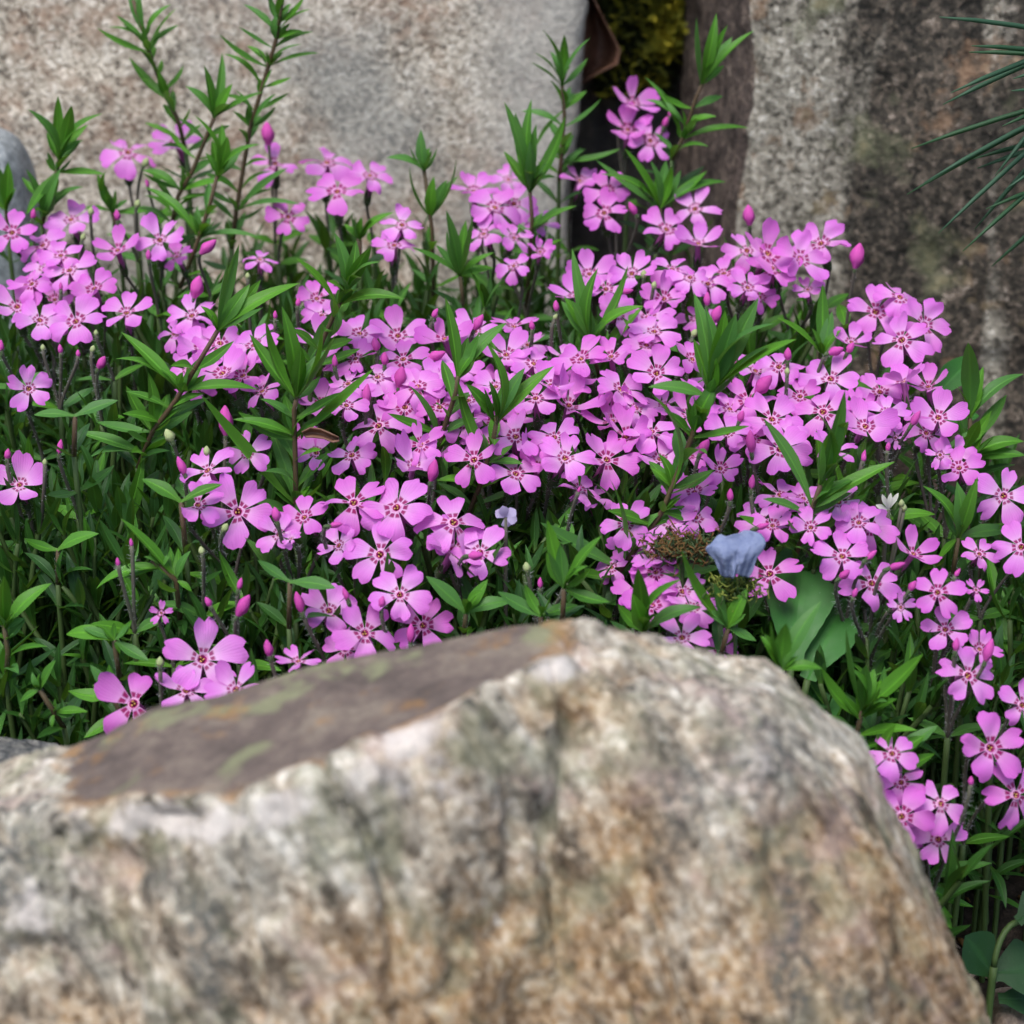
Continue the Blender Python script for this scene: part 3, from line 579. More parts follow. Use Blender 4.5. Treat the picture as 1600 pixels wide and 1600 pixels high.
while len(added) < 34 and tr < 6000:
    tr += 1; A_ = random.choices(AREAS, [(q[2] - q[0]) * (q[3] - q[1]) for q in AREAS])[0]; u = random.uniform(A_[0], A_[2]); v = random.uniform(A_[1], A_[3])
    if min(math.hypot((q[0] - u), (q[1] - v) * 1.25) for q in base_fl + added) < 36: continue
    added.append((u, v, random.uniform(32, 42), random.uniform(.45, .8), random.uniform(0, 72), random.choice('oooooccw')))
FL += added
NADD = len(added)
class Fl: pass
fls = []
for ifl, (u, v, r, ny, rot, kd) in enumerate(FL):
    f = Fl(); f.u, f.v, f.kd, f.rot = u, v, kd, rot
    jit = (random.random() - .5) * .012
    f.Y = ysurf(v) + jit + (.012 if r < 36 and kd != 's' else 0); f.Y += .006 if ifl >= len(FL) - NADD else 0; f.P = at(u, v, f.Y)
    f.R = r * mpp(f.P) * random.uniform(1.06, 1.17)
    ny = min(.93, ny + (.10 if .3 < ny < .62 else .04)); nxx = max(-.34, min(.34, random.gauss(0, .2))); nz = math.sqrt(max(.03, 1 - ny * ny - nxx * nxx))
    f.n = (RT * nxx + UP * ny - FW * nz).normalized(); f.buds = []
    f.foot = f.P - f.n * f.R * 1.40
    fls.append(f)
# flowers that share one flowering stem: close together in space
cl = []
for f in sorted(fls, key=lambda a: (a.P.x, a.P.y)):
    best = None
    for c_ in cl:
        if len(c_) < 3:
            dd = max((g.P - f.P).length for g in c_)
            if dd < .0155 and (best is None or dd < best[0]): best = (dd, c_)
    if best: best[1].append(f)
    else: cl.append([f])
budl = [(b, False) for b in BD] + [(b, True) for b in BG]; lone = []
for (u, v, L, an), gr in budl:
    y = ysurf(v) - .008; p = at(u, v, y)
    dirv = (RT * math.cos(R(an)) + UP * math.sin(R(an)) - FW * .15).normalized(); L = L * mpp(p) * .92; foot = p - dirv * L * .55
    f0 = min(fls, key=lambda g: (g.P - p).length)
    item = (foot, dirv, L, gr, u, v)
    if (f0.P - p).length < .014: f0.buds.append(item)
    else:
        q = [c_ for c_ in lone if (c_[0][0] - foot).length < .012 and len(c_) < 3]
        if q: q[0].append(item)
        else: lone.append([item])
NUM = {1: 'single open', 2: 'pair of', 3: 'three clustered'}
def place(u, v):
    if v < 250 and u > 900: return 'high in front of the dark crevice between the rocks'
    if v < 300 and u < 330: return 'raised against the pale slab between leafy shoots'
    if v < 440 and 330 < u < 700: return 'at the foot of the pale slab'
    if v < 440 and 700 <= u < 880: return 'half hidden behind the green shoots by the slab edge'
    if v < 480 and u >= 880: return 'in front of the brown-grey rock and crevice'
    if u > 1310 and v < 760: return 'against the brown-stained rock face'
    if u > 1340 and v >= 1130: return 'close beside the sloping shoulder of the boulder'
    if u > 1290: return 'over dark leaves near the broad green leaf'
    if u > 940 and v > 760: return 'around the withered blue petal and moss'
    if u < 200 and v < 640: return 'in the dense bunch near the blue-grey stone'
    if v >= 910 and u < 940: return 'peeping over the boulder crest'
    if u < 480 and v >= 640: return 'above the dark leafy patch near the glittering stone'
    if v < 640 and u < 480: return 'around the leaning shoot with a pale leaf'
    if v >= 640 and u < 940: return 'along the front of the pink mat behind the boulder'
    if u >= 940: return 'around the tall red-stemmed shoot'
    return 'in the crowded middle of the pink mat'
LM = [(220,230,'under the slender leaning shoot at the slab'),(45,370,'below the blue-grey stone'),(85,480,'in the bunch over small green buds'),(215,385,'beside the red-stemmed tufted shoot'),(160,460,'behind the bunch over green buds'),
(430,260,'beside the tallest shoot'),(530,285,'against the bare slab stone'),(440,360,'low at the slab foot'),(622,370,'beside the narrow pointed shoot at the slab'),(760,320,'behind the chewed dark shoot'),(815,390,'in the shade under the chewed shoot'),
(995,190,'high before the dark crevice'),(935,310,'below the crevice flowers'),(1065,355,'beside the wide dark rosette'),(1220,395,'topmost against the grey rock foot'),(1090,435,'behind the tight tufted shoot'),(1405,495,'in the round head against the brown stain'),
(1330,550,'beside the shaded shoot at the rock'),(1430,660,'under the round head by the rock'),(1490,720,'over the bare stalks near the rock'),(1575,800,'over the dark spread-leaved shoot'),(1300,610,'behind the upright dark-leaved shoot'),(1220,690,'beside the largest shoot\'s crown'),
(1130,700,'under the largest shoot\'s crown'),(1010,580,'near the largest crown'),(960,690,'before the hanging grey-green leaf'),(1060,815,'above the dry brown moss'),(1040,930,'below the dry brown moss'),(1195,830,'above the withered blue petal'),(1205,900,'on the broad green leaf'),
(1330,870,'beside the broad green leaf'),(1440,900,'around the short-petalled flower'),(1350,805,'near the faded white flower'),(1510,1040,'alone over deep shade by the fresh shoot'),(1570,1200,'over dark soil'),(1440,1280,'against the boulder shoulder'),
(310,510,'behind the big leaning shoot'),(370,575,'beside the big leaning shoot\'s red stem'),(45,620,'under the bunch over green buds'),(30,750,'alone over dark leaves'),(320,720,'above the broad leaf pair'),(375,800,'by the thick brown-red stem'),(470,830,'between the brown-red stem and the mat front'),
(510,700,'beside the curled rust-brown leaf'),(560,560,'below the bright broad tuft'),(630,590,'between bright tuft and three-leaved shoot'),(690,560,'behind the three-leaved dark shoot'),(780,580,'behind the hanging grey-green leaf'),(860,600,'under the tight tufted shoot'),
(592,666,'in the open middle of the mat'),(740,700,'under the hanging grey-green leaf'),(850,715,'in the wide front clump'),(915,770,'hanging below the wide front clump'),(590,790,'in the front row of the mat'),(720,850,'in front of the tiny lavender flower'),
(590,960,'at the boulder crest'),(300,1050,'at the low end of the boulder crest'),(250,955,'small among dark leaves'),(460,1010,'beside the single bud at the crest'),(390,930,'over the low boulder crest'),(850,900,'behind the crest\'s highest point'),(190,860,'deep in the dark leafy patch'),
(100,950,'near the glittering stone'),(150,700,'in the leafy patch under the bunch'),(1280,1120,'beside the boulder shoulder leaves'),(1540,620,'below the pine needles')]
def near(u, v): return min(LM, key=lambda l: (l[0] - u) ** 2 + (l[1] - v) ** 2)[2]
def calyx_at(root_flower): link('calyx', CALYX, root_flower, Matrix.Identity(4))
def build_bud(root, it):
    foot, dv, L, gr, u, v = it
    zax = dv; xax = zax.orthogonal().normalized(); yax = zax.cross(xax)
    M = Matrix(((xax.x*L, yax.x*L, zax.x*L, foot.x), (xax.y*L, yax.y*L, zax.y*L, foot.y), (xax.z*L, yax.z*L, zax.z*L, foot.z), (0, 0, 0, 1)))
    b = link('bud', BUDG if gr else random.choice(BUDS), root, M, root)
    cs = .006 / max(L, .004) * .55 if not gr else 1.1
    link('calyx', CALYX, b, Matrix.Translation((0, 0, 1.0 * cs)) @ Matrix.Scale(cs * (1 if not gr else .9), 4) @ Matrix.Diagonal((1.15, 1.15, 1.0, 1)))
def stems_for(root, feet, near, bracts=True):
    """feet: (point, outward dir at the point, thin radius). One joined stem with its stalks."""
    cen = sum((p for p, d_, r_ in feet), Vector()) / len(feet)
    gz = soil(cen.x, cen.y + .012)
    J = Vector((cen.x + random.uniform(-.003, .003), cen.y + random.uniform(.002, .010), 0)); J.z = max(min(p.z for p, _, _ in feet) - random.uniform(.014, .022), gz + .012)
    J.z = min(J.z, min(p.z for p, _, _ in feet) - .004)
    G = Vector((J.x + random.uniform(-.006, .006), J.y + random.uniform(.0, .008), 0)); G.z = soil(G.x, G.y)
    root.location = G
    m = MB()
    st = bez(G - Vector((0, 0, .004)), Vector((0, 0, .03)), J, Vector((0, 0, .03)), 8); rr = [.0009] * 9
    m.tube(st, rr, 6, 2)
    for p, d_, r_ in feet:
        Lp = (p - J).length; pts = bez(J - Vector((0, 0, .001)), Vector((0, 0, Lp * .8)), p + d_ * .0006, d_ * Lp * .55, 8)
        ra = [.00050 + .0001 * abs(i - 4) / 4 for i in range(9)]
        m.tube(pts, ra, 6, 0); m.hairs(pts, ra, int(20 + 3200 * Lp) if near else 12, .0013, 1, .000055)
    m.V = [q - G for q in m.V]
    link('stem', m.make('stem', [M_STALK, M_HAIR, M_STEMG]), root, Matrix.Identity(4))
    if bracts:
        a = random.uniform(0, 2 * math.pi)
        for k in range(2):
            an = a + k * math.pi; dv = Vector((math.cos(an), math.sin(an), random.uniform(.05, .5))).normalized()
            add_leaf(root, J, J + dv * random.uniform(.010, .015), Vector((0, 0, 1)), random.uniform(.0034, .0046), BRACT)
    return J, G
used = {}
def uniq(label): return label
for c_ in cl:
    cu = sum(f.u for f in c_) / len(c_); cv = sum(f.v for f in c_) / len(c_); pl = place(cu, cv)
    kinds = {f.kd for f in c_}; nb = sum(len([b for b in f.buds if not b[3]]) for f in c_)
    if len(c_) == 1:
        what = {'o': 'single open pink phlox flower', 'c': 'single cup-shaped pink phlox flower', 's': 'small short-petalled pink phlox flower', 'w': 'half-closed pink phlox flower'}[c_[0].kd]
    else: what = ('pair of' if len(c_) == 2 else 'three') + ' pink phlox flowers'
    if nb: what += ' with ' + ('a bud' if nb == 1 else 'buds')
    root = empty('phlox_flower_stem', (0, 0, 0), what + ', ' + near(cu, cv), 'flower', 'pink phlox flowers ' + near(cu, cv))
    feet = [(f.foot, f.n, 0) for f in c_] + [(b[0], b[1], 0) for f in c_ for b in f.buds]
    stems_for(root, feet, 440 < cv)
    for f in c_:
        zax = f.n; wv = RT * math.cos(R(f.rot)) + UP * math.sin(R(f.rot)); xax = (wv - zax * wv.dot(zax)).normalized(); yax = zax.cross(xax); s = f.R
        M = Matrix(((xax.x*s, yax.x*s, zax.x*s, f.P.x), (xax.y*s, yax.y*s, zax.y*s, f.P.y), (xax.z*s, yax.z*s, zax.z*s, f.P.z), (0, 0, 0, 1)))
        fo = link('flower', FLOWER, root, M, root)
        pool = PET[(f.kd, random.choice([0, 0, 1, 2]))]; base_m = random.choice(pool)
        droop = random.uniform(-.16, .30) if f.kd == 'o' else 0
        for k in range(5 if random.random() > .05 else 4):
            Mp = Matrix.Rotation(R(72 * k + random.uniform(-5, 5)), 4, 'Z') @ Matrix.Rotation(-droop + random.gauss(0, .12), 4, 'Y') @ Matrix.Rotation(random.gauss(0, .22), 4, 'X')
            sc = random.uniform(.86, 1.06)
            Mp = Matrix.Translation((0, 0, .004 * k)) @ Mp @ Matrix.Diagonal((sc, sc * random.uniform(.93, 1.07), 1, 1))
            link('petal', base_m if random.random() < .45 else random.choice(pool), fo, Mp)
        calyx_at(fo)
        for b in f.buds: build_bud(root, b)
for c_ in lone:
    u = sum(i[4] for i in c_) / len(c_); v = sum(i[5] for i in c_) / len(c_); gr = all(i[3] for i in c_); pl = place(u, v)
    nm = {1: 'one', 2: 'two', 3: 'three'}[len(c_)]
    root = empty('phlox_bud_stem', (0, 0, 0), f"hairy stalk with {nm} {'green' if gr else 'dark pink'} bud{'s' if len(c_) > 1 else ''}, {near(u, v)}", 'flower bud', 'phlox buds ' + near(u, v))
    stems_for(root, [(i[0], i[1], 0) for i in c_], 440 < v)
    for it in c_: build_bud(root, it)

# ------------------------------------------------------------------ the tall leafy shoots, each read from the photograph
# frames of the close looks: origin and scale
ZF = {'A': (0, 0, 3.2), 'B': (400, 0, 3.2), 'C': (800, 0, 3.2), 'D': (0, 400, 3.2), 'E': (400, 400, 3.2), 'G': (800, 400, 3.2), 'H': (1150, 400, 3.5556),
      'I': (0, 750, 3.2), 'J': (400, 700, 3.2), 'K': (850, 700, 3.2), 'L': (1200, 750, 4.0), 'M': (1200, 1100, 3.2), 'N': (1150, 0, 3.5556)}
# (label, frame, base row for depth, depth shift, stem points, [(node, [leaf tips])...], leaf width mm)
SH = [
('slender shoot leaning left, rising highest against the pale slab above two flowers', 'A', .685, [(930,760),(890,600),(840,500),(770,330),(745,260),(720,170),(665,0)],
  [((745,265),[(485,140),(885,40)]),((740,195),[(640,-60),(700,-40)]),((840,490),[(645,285),(790,350),(850,410)])], 2.6),
('tallest upright shoot, its tip cut by the picture above the pale slab', 'A', .665, [(1160,1240),(1180,1060),(1200,940),(1250,640),(1330,370),(1380,200),(1400,90),(1410,-40)],
  [((1335,350),[(1095,170),(1595,265),(1330,255),(1388,258)]),((1380,205),[(1515,155),(1385,70)]),((1405,110),[(1345,-30),(1525,-20),(1430,-70)]),((1325,480),[(1362,345)]),
   ((1260,620),[(1382,530),(1178,450),(1380,468),(1240,520)]),((1190,1065),[(1510,1025),(1442,838),(1110,950)])], 2.7),
('shoot with a wide fan of leaves below the tallest shoot, before the slab', 'A', .66, [(860,1120),(890,980),(960,860),(1045,650),(1070,590)],
  [((1070,590),[(925,430),(1110,262),(1318,460),(1020,325),(1162,418)]),((900,950),[(710,852),(1105,905),(905,830),(985,890),(830,900)])], 2.9),
('reddish-stemmed shoot with upright leaf tuft beside the flower pair at the slab', 'A', .64, [(900,1440),(980,1230),(1050,1020),(1085,880)],
  [((1090,885),[(970,575),(1110,620),(1138,680),(1302,720),(1060,700)]),((1000,1205),[(725,938),(985,1068),(1072,1100),(1305,1190)])], 3.0),
('stout five-leaved shoot beside the rounded blue-grey stone', 'A', .65, [(210,1120),(260,960),(295,800)],
  [((295,800),[(138,545),(290,478),(358,528),(512,568),(232,660)]),((290,860),[(525,872),(130,1075),(235,760)]),((120,1080),[(130,845),(305,840)]),((255,1030),[(290,880)])], 3.2),
('short shoot covering the foot of the blue-grey stone', 'A', .66, [(40,1200),(30,1050)], [((30,1050),[(-10,830),(40,808),(-70,900),(80,940)])], 3.2),
('small dark shoot under the raised flower pair', 'A', .67, [(600,1200),(560,1060)], [((560,1060),[(485,868),(575,945),(640,1000),(410,1045),(790,1040),(530,850)])], 2.8),
('big leaning shoot with one pale young leaf, on a red stem', 'D', .525, [(690,1060),(760,880),(880,720),(1000,520),(1090,370)],
  [((1090,370),[(1140,30),(1195,-60),(1250,140),(1305,118),(1500,135)]),((885,705),[(605,380),(935,540),(800,560),(1290,668),(575,515)]),((760,880),[(480,830),(630,650),(740,580),(835,690)]),((690,1010),[(380,878),(600,1400),(440,1015)])], 3.3),
('tall shoot on a thick brown-red stem with a spread rosette of long leaves', 'E', .515, [(215,1480),(200,1250),(195,950),(190,770),(205,700)],
  [((205,720),[(48,318),(128,248),(225,450),(330,320),(400,385),(-32,390)]),((190,925),[(592,560),(-90,780),(250,800),(140,760)]),((195,1240),[(58,828),(-280,690),(270,1150)]),((210,1290),[(235,1480)]),((270,1420),[(255,1150)])], 3.5),
('bright shoot with a broad upright tuft and two long spreading leaves above the mat', 'E', .555, [(270,600),(330,430),(400,270),(445,190)],
  [((450,185),[(392,-118),(500,-80),(575,-45),(622,30),(425,60)]),((400,262),[(198,10),(742,215),(410,165),(380,400),(240,560)])], 3.4),
('dark shoot with three tall leaves rising from the crowded flowers', 'E', .525, [(890,1100),(905,990),(940,860),(1000,680),(1010,600)],
  [((1010,620),[(945,203),(1115,388),(1255,333),(1060,405)]),((890,975),[(768,648),(945,900),(1000,930)])], 3.3),
('shoot with one long grey-green hanging leaf, beside the three-leaved shoot', 'E', .515, [(1060,1300),(1130,1120),(1190,900),(1205,800)],
  [((1200,850),[(1050,640),(1150,430),(1345,558),(1490,550),(1165,625)]),((1145,1050),[(1008,618),(1335,1040),(1060,1180)])], 3.4),
('largest shoot with a crown of broad leaves on a long leaning red stem', 'G', .495, [(470,1640),(550,1560),(750,1280),(870,980),(960,740),(990,680)],
  [((1000,670),[(908,180),(965,255),(1065,270),(1120,285),(1232,208),(1322,335),(950,540)]),((985,700),[(1425,415),(1285,448),(680,655)]),((900,910),[(905,690),(1020,640)]),
   ((790,1180),[(695,690),(1010,1068),(690,1058)]),((760,1270),[(955,1345),(650,1400)]),((550,1560),[(140,1332),(1062,1552),(490,1115),(800,1430)])], 4.0),
('upright shoot with two dark leaves leaning over the flowers near the broad green leaf', 'H', .49, [(300,1760),(360,1580),(425,1400),(470,1270)],
  [((470,1280),[(605,745),(445,868),(625,920)]),((425,1400),[(148,900),(885,1142)]),((360,1590),[(730,1318),(10,1440),(285,1480),(345,1440)])], 3.8),
('leafy shoot with a tight upright tuft amid the flowers before the crevice', 'G', .57, [(440,620),(395,430)],
  [((395,430),[(300,-40),(345,98),(298,222),(430,60),(580,48),(660,250),(245,225)]),((440,560),[(655,255),(320,480)])], 3.4),
('shoot crossing the split edge of the pale slab, with a forked tip', 'C', .685, [(235,900),(245,800),(262,580),(250,430)],
  [((250,440),[(150,148),(262,172),(112,265),(392,188),(190,255)]),((260,560),[(375,455),(110,760)]),((240,800),[(545,742),(310,670),(185,760)])], 2.7),
('shoot standing before the dark flank of the brown-grey rock', 'C', .665, [(800,800),(850,700),(920,490),(965,390)],
  [((950,440),[(1022,65),(1078,125),(1212,152),(1102,185),(922,85)]),((850,705),[(662,385),(1185,640),(850,545),(925,570)])], 2.9),
('dense dark shoot with a chewed leaf tip beside the slab edge', 'B', .645, [(1350,1560),(1375,1200),(1380,1100),(1370,960)],
  [((1370,960),[(1290,690),(1238,755),(1445,800),(1370,700),(1452,858)]),((1380,780),[(1240,508),(1295,560),(1378,495),(1402,620),(1548,580)]),((1380,1170),[(1105,1020),(1605,1030)]),((1360,1460),[(1492,1210),(1275,1335),(1180,1270)])], 3.2),
('narrow pointed shoot rising against the pale slab beside a gap of bare stone', 'B', .65, [(890,1560),(880,1150),(840,850)],
  [((840,855),[(825,648),(905,740),(650,790),(770,735)]),((870,1085),[(768,828),(955,900),(1012,880),(890,880),(1002,788)])], 3.0),
('short dark shoot with a long low leaf in the shaded gap behind the mat', 'B', .62, [(1040,1560),(1020,1380)], [((1020,1380),[(950,1050),(1050,1100),(778,1238),(955,1150),(1085,1080),(1190,1340)])], 3.1),
('little shoot below the four pale flowers at the slab foot', 'B', .64, [(520,1340),(520,1200)], [((520,1200),[(480,1058),(580,1090),(690,1062),(530,1085),(440,1120)])], 2.8),
('wide dark rosette under the flowers in the crevice', 'C', .655, [(720,1220),(740,1040)],
  [((735,1030),[(690,800),(770,800),(845,850),(975,855),(1072,910),(800,830)]),((690,940),[(418,798),(560,740),(440,870)])], 3.0),
('bright fresh shoot with spread leaves beside the sloping boulder shoulder', 'L', .445, [(520,1760),(560,1560),(590,1440)],
  [((590,1440),[(488,925),(612,1155),(970,1085),(665,1180),(520,1180)]),((560,1500),[(330,1170),(808,1368)])], 3.6),
('blurred shoot standing in front of the broad green leaf, close to the boulder', 'L', .425, [(70,1420),(80,1190)], [((80,1190),[(15,880),(112,895),(335,755),(-30,960),(340,1180)])], 3.4),
('dark shoot with spread leaves between the side flowers and the white faded flower', 'L', .505, [(1150,620),(1190,360)], [((1190,370),[(965,35),(1180,10),(1310,-20),(1262,100),(1535,318),(1475,268),(1060,500)])], 3.5),
('low shoot hugging the boulder shoulder above the lowest flowers', 'M', .44, [(540,520),(560,330)], [((560,330),[(850,108),(790,158),(835,248),(540,145),(640,100)])], 3.4),
('low dark shoot with narrow leaves over flowers behind the boulder crest', 'K', .455, [(500,1050),(500,920)], [((500,920),[(470,600),(690,655),(790,795),(440,725)])], 3.3),
('curled reddish shoot beside the withered blue petal', 'K', .455, [(880,1060),(920,900)], [((920,900),[(685,500),(850,675),(1000,850),(1062,965),(1020,700)])], 3.1),
('tuft of short leaves at the crest of the boulder', 'K', .455, [(90,900),(100,700)], [((100,700),[(15,358),(80,480),(290,438),(20,520),(232,608),(330,770)])], 3.1),
('shaded shoot rising against the base of the brown-grey rock', 'H', .575, [(480,760),(480,560)], [((480,560),[(482,155),(535,308),(228,342),(420,400)])], 3.0),
('broad-leaved pair under green buds above the dark leafy patch', 'D', .50, [(370,1000),(375,800)], [((375,805),[(168,795),(592,722)])], 4.6),
('broad-leaved pair under the open flower beside the brown-red stem', 'D', .485, [(930,1500),(905,1230)], [((905,1232),[(708,1115),(1112,1142)]),((1010,1400),[(892,1350)])], 4.6),
('leaf pair on a hairy stalk over the dark leafy patch', 'D', .495, [(290,1640),(290,1470)], [((290,1470),[(118,1412),(495,1388)])], 4.2),
('leaf pair at the foot of the flower with a nodding bud', 'J', .465, [(165,900),(170,670)], [((170,672),[(8,560),(398,702)])], 4.8),
('leaf pair with a bud stalk behind the boulder crest', 'J', .47, [(1040,930),(1050,825)], [((1050,828),[(848,640),(1282,770)])], 4.0),
('leaf pair beneath three small buds at the boulder crest', 'J', .46, [(1420,960),(1425,840)], [((1425,842),[(1208,718),(1610,785)])], 4.0),
('upright shoot low in the dark leafy patch, tips bent down', 'I', .47, [(30,1000),(40,860),(20,720)], [((20,740),[(-40,520),(20,480),(130,690),(260,515)]),((40,820),[(40,1010),(130,700)])], 3.2),
('glossy side shoot in the dark leafy patch near the glittering stone', 'I', .465, [(600,1000),(570,800)], [((560,805),[(330,772),(745,905),(415,740),(660,700),(600,870)])], 3.6),
('small bent shoot touching the glittering stone', 'I', .455, [(320,1240),(200,1050)], [((200,1050),[(100,1110),(160,960),(280,900)]),((320,1150),[(370,1180),(260,1245),(240,1090),(440,1160)])], 3.2),
('leaf sprig beside the lowest open flower at the boulder edge', 'I', .455, [(640,1240),(560,1080)], [((560,1080),[(450,925),(545,920),(340,1055),(495,1095)]),((600,1200),[(420,1290)])], 3.4),
('narrow shoot with long leaves behind the single bud pair in the leafy patch', 'I', .48, [(900,700),(880,500),(760,400)], [((880,500),[(745,345),(600,190),(960,560)]),((690,560),[(590,500),(480,545),(640,420)])], 3.0),
('dark long-leaved shoot at the foot of the rock beside the pine needles', 'H', .555, [(1300,1260),(1300,900)], [((1300,900),[(1600,655),(1290,480)]),((1390,1020),[(1505,770)]),((1330,1160),[(1610,1108),(1600,1030)])], 3.8),
('lone low shoot over bare soil under the lowest flowers', 'M', .455, [(700,960),(760,870)], [((780,870),[(1030,1015),(930,1075)]),((760,880),[(1120,795)])], 3.0),
]
def build_shoot(label, fr, Y, stem, nodes, wmm, group='tall leafy phlox shoots above the mat', name='phlox_shoot'):
    ox, oy, s = ZF[fr]; px = lambda q: (ox + q[0] / s, oy + q[1] / s)
    pts = [at(*px(q), Y - .004 * i / len(stem)) for i, q in enumerate(stem)]
    P0 = pts[0]; G = Vector((P0.x + random.uniform(-.003, .003), P0.y + .006, 0)); G.z = soil(G.x, G.y)
    root = empty(name, G, label, 'shoot', group)
    m = MB(); full = bez(G - Vector((0, 0, .004)), Vector((0, 0, .03)), P0, (pts[1] - P0) * .8, 6)[:-1] + pts
    n = len(full); ra = [.00098 * (1 - .35 * i / n) for i in range(n)]
    m.tube([p - G for p in full[:7]], ra[:7], 7, 2); m.tube([p - G for p in full[6:]], ra[6:], 7, 0); m.hairs([p - G for p in pts], ra[-len(pts):], 90, .0007, 1, .00004)
    link('stem', m.make('stem', [M_STEM, M_HAIR, M_STEMG]), root, Matrix.Identity(4))
    ax = (pts[-1] - pts[max(0, len(pts) - 3)]).normalized()
    for i in range(2, 7):
        an = random.uniform(0, 6.28)
        for k in range(2):
            dv = (Vector((math.cos(an + k * 3.14), math.sin(an + k * 3.14), random.uniform(.1, .8)))).normalized() * random.uniform(.011, .017)
            add_leaf(root, full[i], full[i] + dv, Vector((0, 0, 1)), random.uniform(.0028, .0038), LEAVES_D)
    for nd, tips in nodes:
        u, v = px(nd); B = at(u, v, Y - .003)
        B = min((full[i].lerp(full[i + 1], k / 5) for i in range(n - 1) for k in range(6)), key=lambda q: (q - B).length) if min((q - B).length for q in full) > .0005 else B
        for i, tp in enumerate(tips):
            tu, tv = px(tp); flatL = math.hypot(tu - u, tv - v) * mpp(B)
            dy = flatL * random.choice([-.45, -.25, -.1, .12, .3]); T = at(tu, tv, B.y + dy)
            L = (T - B).length; wd = min(wmm / 1000 * random.uniform(1.15, 1.5), L * .34)
            add_leaf(root, B, T, ax, wd)
        if len(tips) < 3 and wmm > 4: continue
        mL = sum(math.hypot(px(t)[0] - u, px(t)[1] - v) for t in tips) / len(tips) * mpp(B)
        for k in range(random.randint(2, 4)):
            an = random.uniform(0, 6.28); dv = (ax * random.uniform(.5, 1.1) + Vector((math.cos(an), math.sin(an), 0)) * random.uniform(.35, .9)).normalized() * min(mL, .02) * random.uniform(.35, .85)
            add_leaf(root, B, B + dv, ax, min(wmm / 1000 * random.uniform(.9, 1.2), dv.length * .34))
    for i in range(1, len(pts) - 1 if wmm < 4.1 else 0):
        for h in (.3, .75):
            B = pts[i - 1].lerp(pts[i], h); an = random.uniform(0, 6.28)
            if (pts[i] - pts[i - 1]).length < .008 and h > .5: continue
            for k in range(2):
                dv = (ax * random.uniform(.3, .8) + Vector((math.cos(an + k * 3.14), math.sin(an + k * 3.14), 0))).normalized() * random.uniform(.010, .018)
                add_leaf(root, B, B + dv, ax, wmm / 1000 * random.uniform(.9, 1.2))
    return root
for s_ in SH: build_shoot(*s_)

# ------------------------------------------------------------------ the leafy mass below: single shoots where they show, one joined mass where they cannot be told apart
def shoot_proto(seed, L):
    rs = random.Random(seed); out = []; nn = rs.randint(5, 7); lean = Vector((rs.uniform(-.25, .25), rs.uniform(-.25, .25), 0))
    axis_p = [Vector((lean.x * t * t, lean.y * t * t, t)) * L for t in [i / 8 for i in range(9)]]
    a = rs.uniform(0, 3.14)
    for k in range(nn):
        t = .30 + .68 * k / (nn - 1); f = t * 8; i = min(int(f), 7); P = axis_p[i].lerp(axis_p[i + 1], f - i)
        el = R(18 + 55 * (k / (nn - 1)) ** 1.4 + rs.uniform(-10, 10)); ln = (.016 - .004 * abs(k / (nn - 1) - .55)) * rs.uniform(.8, 1.15)
        for h in range(2):
            an = a + h * math.pi + k * math.pi / 2 + rs.uniform(-.25, .25)
            dv = Vector((math.cos(an) * math.cos(el), math.sin(an) * math.cos(el), math.sin(el) * (1 if rs.random() > .12 or k > 2 else -.4)))
            out.append((P, dv.normalized() * ln, rs.uniform(.0025, .0035)))
    return axis_p, out
PROT = [shoot_proto(100 + i, random.uniform(.042, .06)) for i in range(9)]
def stem_proto(ax):
    m = MB(); full = [Vector((0, 0, -.09)), Vector((0, 0, -.045))] + list(ax); n = len(full); m.tube(full, [.0009 * (1 - .3 * i / n) for i in range(n)], 5, 0); return m.make('stem', [M_STEMG])
STEMS = [stem_proto(a) for a, _ in PROT]
def allowed(x, y):
    P = Vector((x, y, zmat(y))); dp = (P - CAM); u = 800 + F * dp.x / dp.dot(FW); v = 800 - F * dp.dot(UP) / dp.dot(FW)
    if y < .445 + .02 * math.sin(x * 60) * .5 and u < 1330: return None
    if u > 1400 and y < .53 + .01 * math.sin(x * 90) and v > 930: return None
    if 1165 < u < 1345 and y < .505: return None
    if u > 1440 and v > 1330: return None
    if y > .735: return None
    if u > 1300 and y > .585: return None
    if y > .70 and 870 < u < 1180 and random.random() < .5: return None
    return u, v
def top_at(x, y, u, v):
    z = zmat(y)
    if u < 330 and v > 820: z -= .012 + (v - 820) * .00006
    if y > .63: z -= .028 + (y - .63) * .22
    if u > 1380 and v < 700: z -= .02
    if u > 1440: z -= .012
    if 930 < u < 1330 and v > 800: z -= .016
    return z
M3 = lambda x, y, z, rz, s, t: Matrix.Translation((x, y, z)) @ Matrix.Rotation(t, 4, Vector((math.cos(rz * 3), math.sin(rz * 3), 0))) @ Matrix.Rotation(rz, 4, 'Z') @ Matrix.Scale(s, 4)
def fplace(u, v):
    if v < 480: return 'in the shade along the foot of the rocks'
    if u < 420 and v > 640: return 'in the dark leafy patch near the glittering stone'
    if u > 1330: return 'under the flowers by the brown-grey rock'
    if v > 880: return 'along the back of the boulder'
    return 'between the crowded pink flowers'
cnt = 0; tries = 0
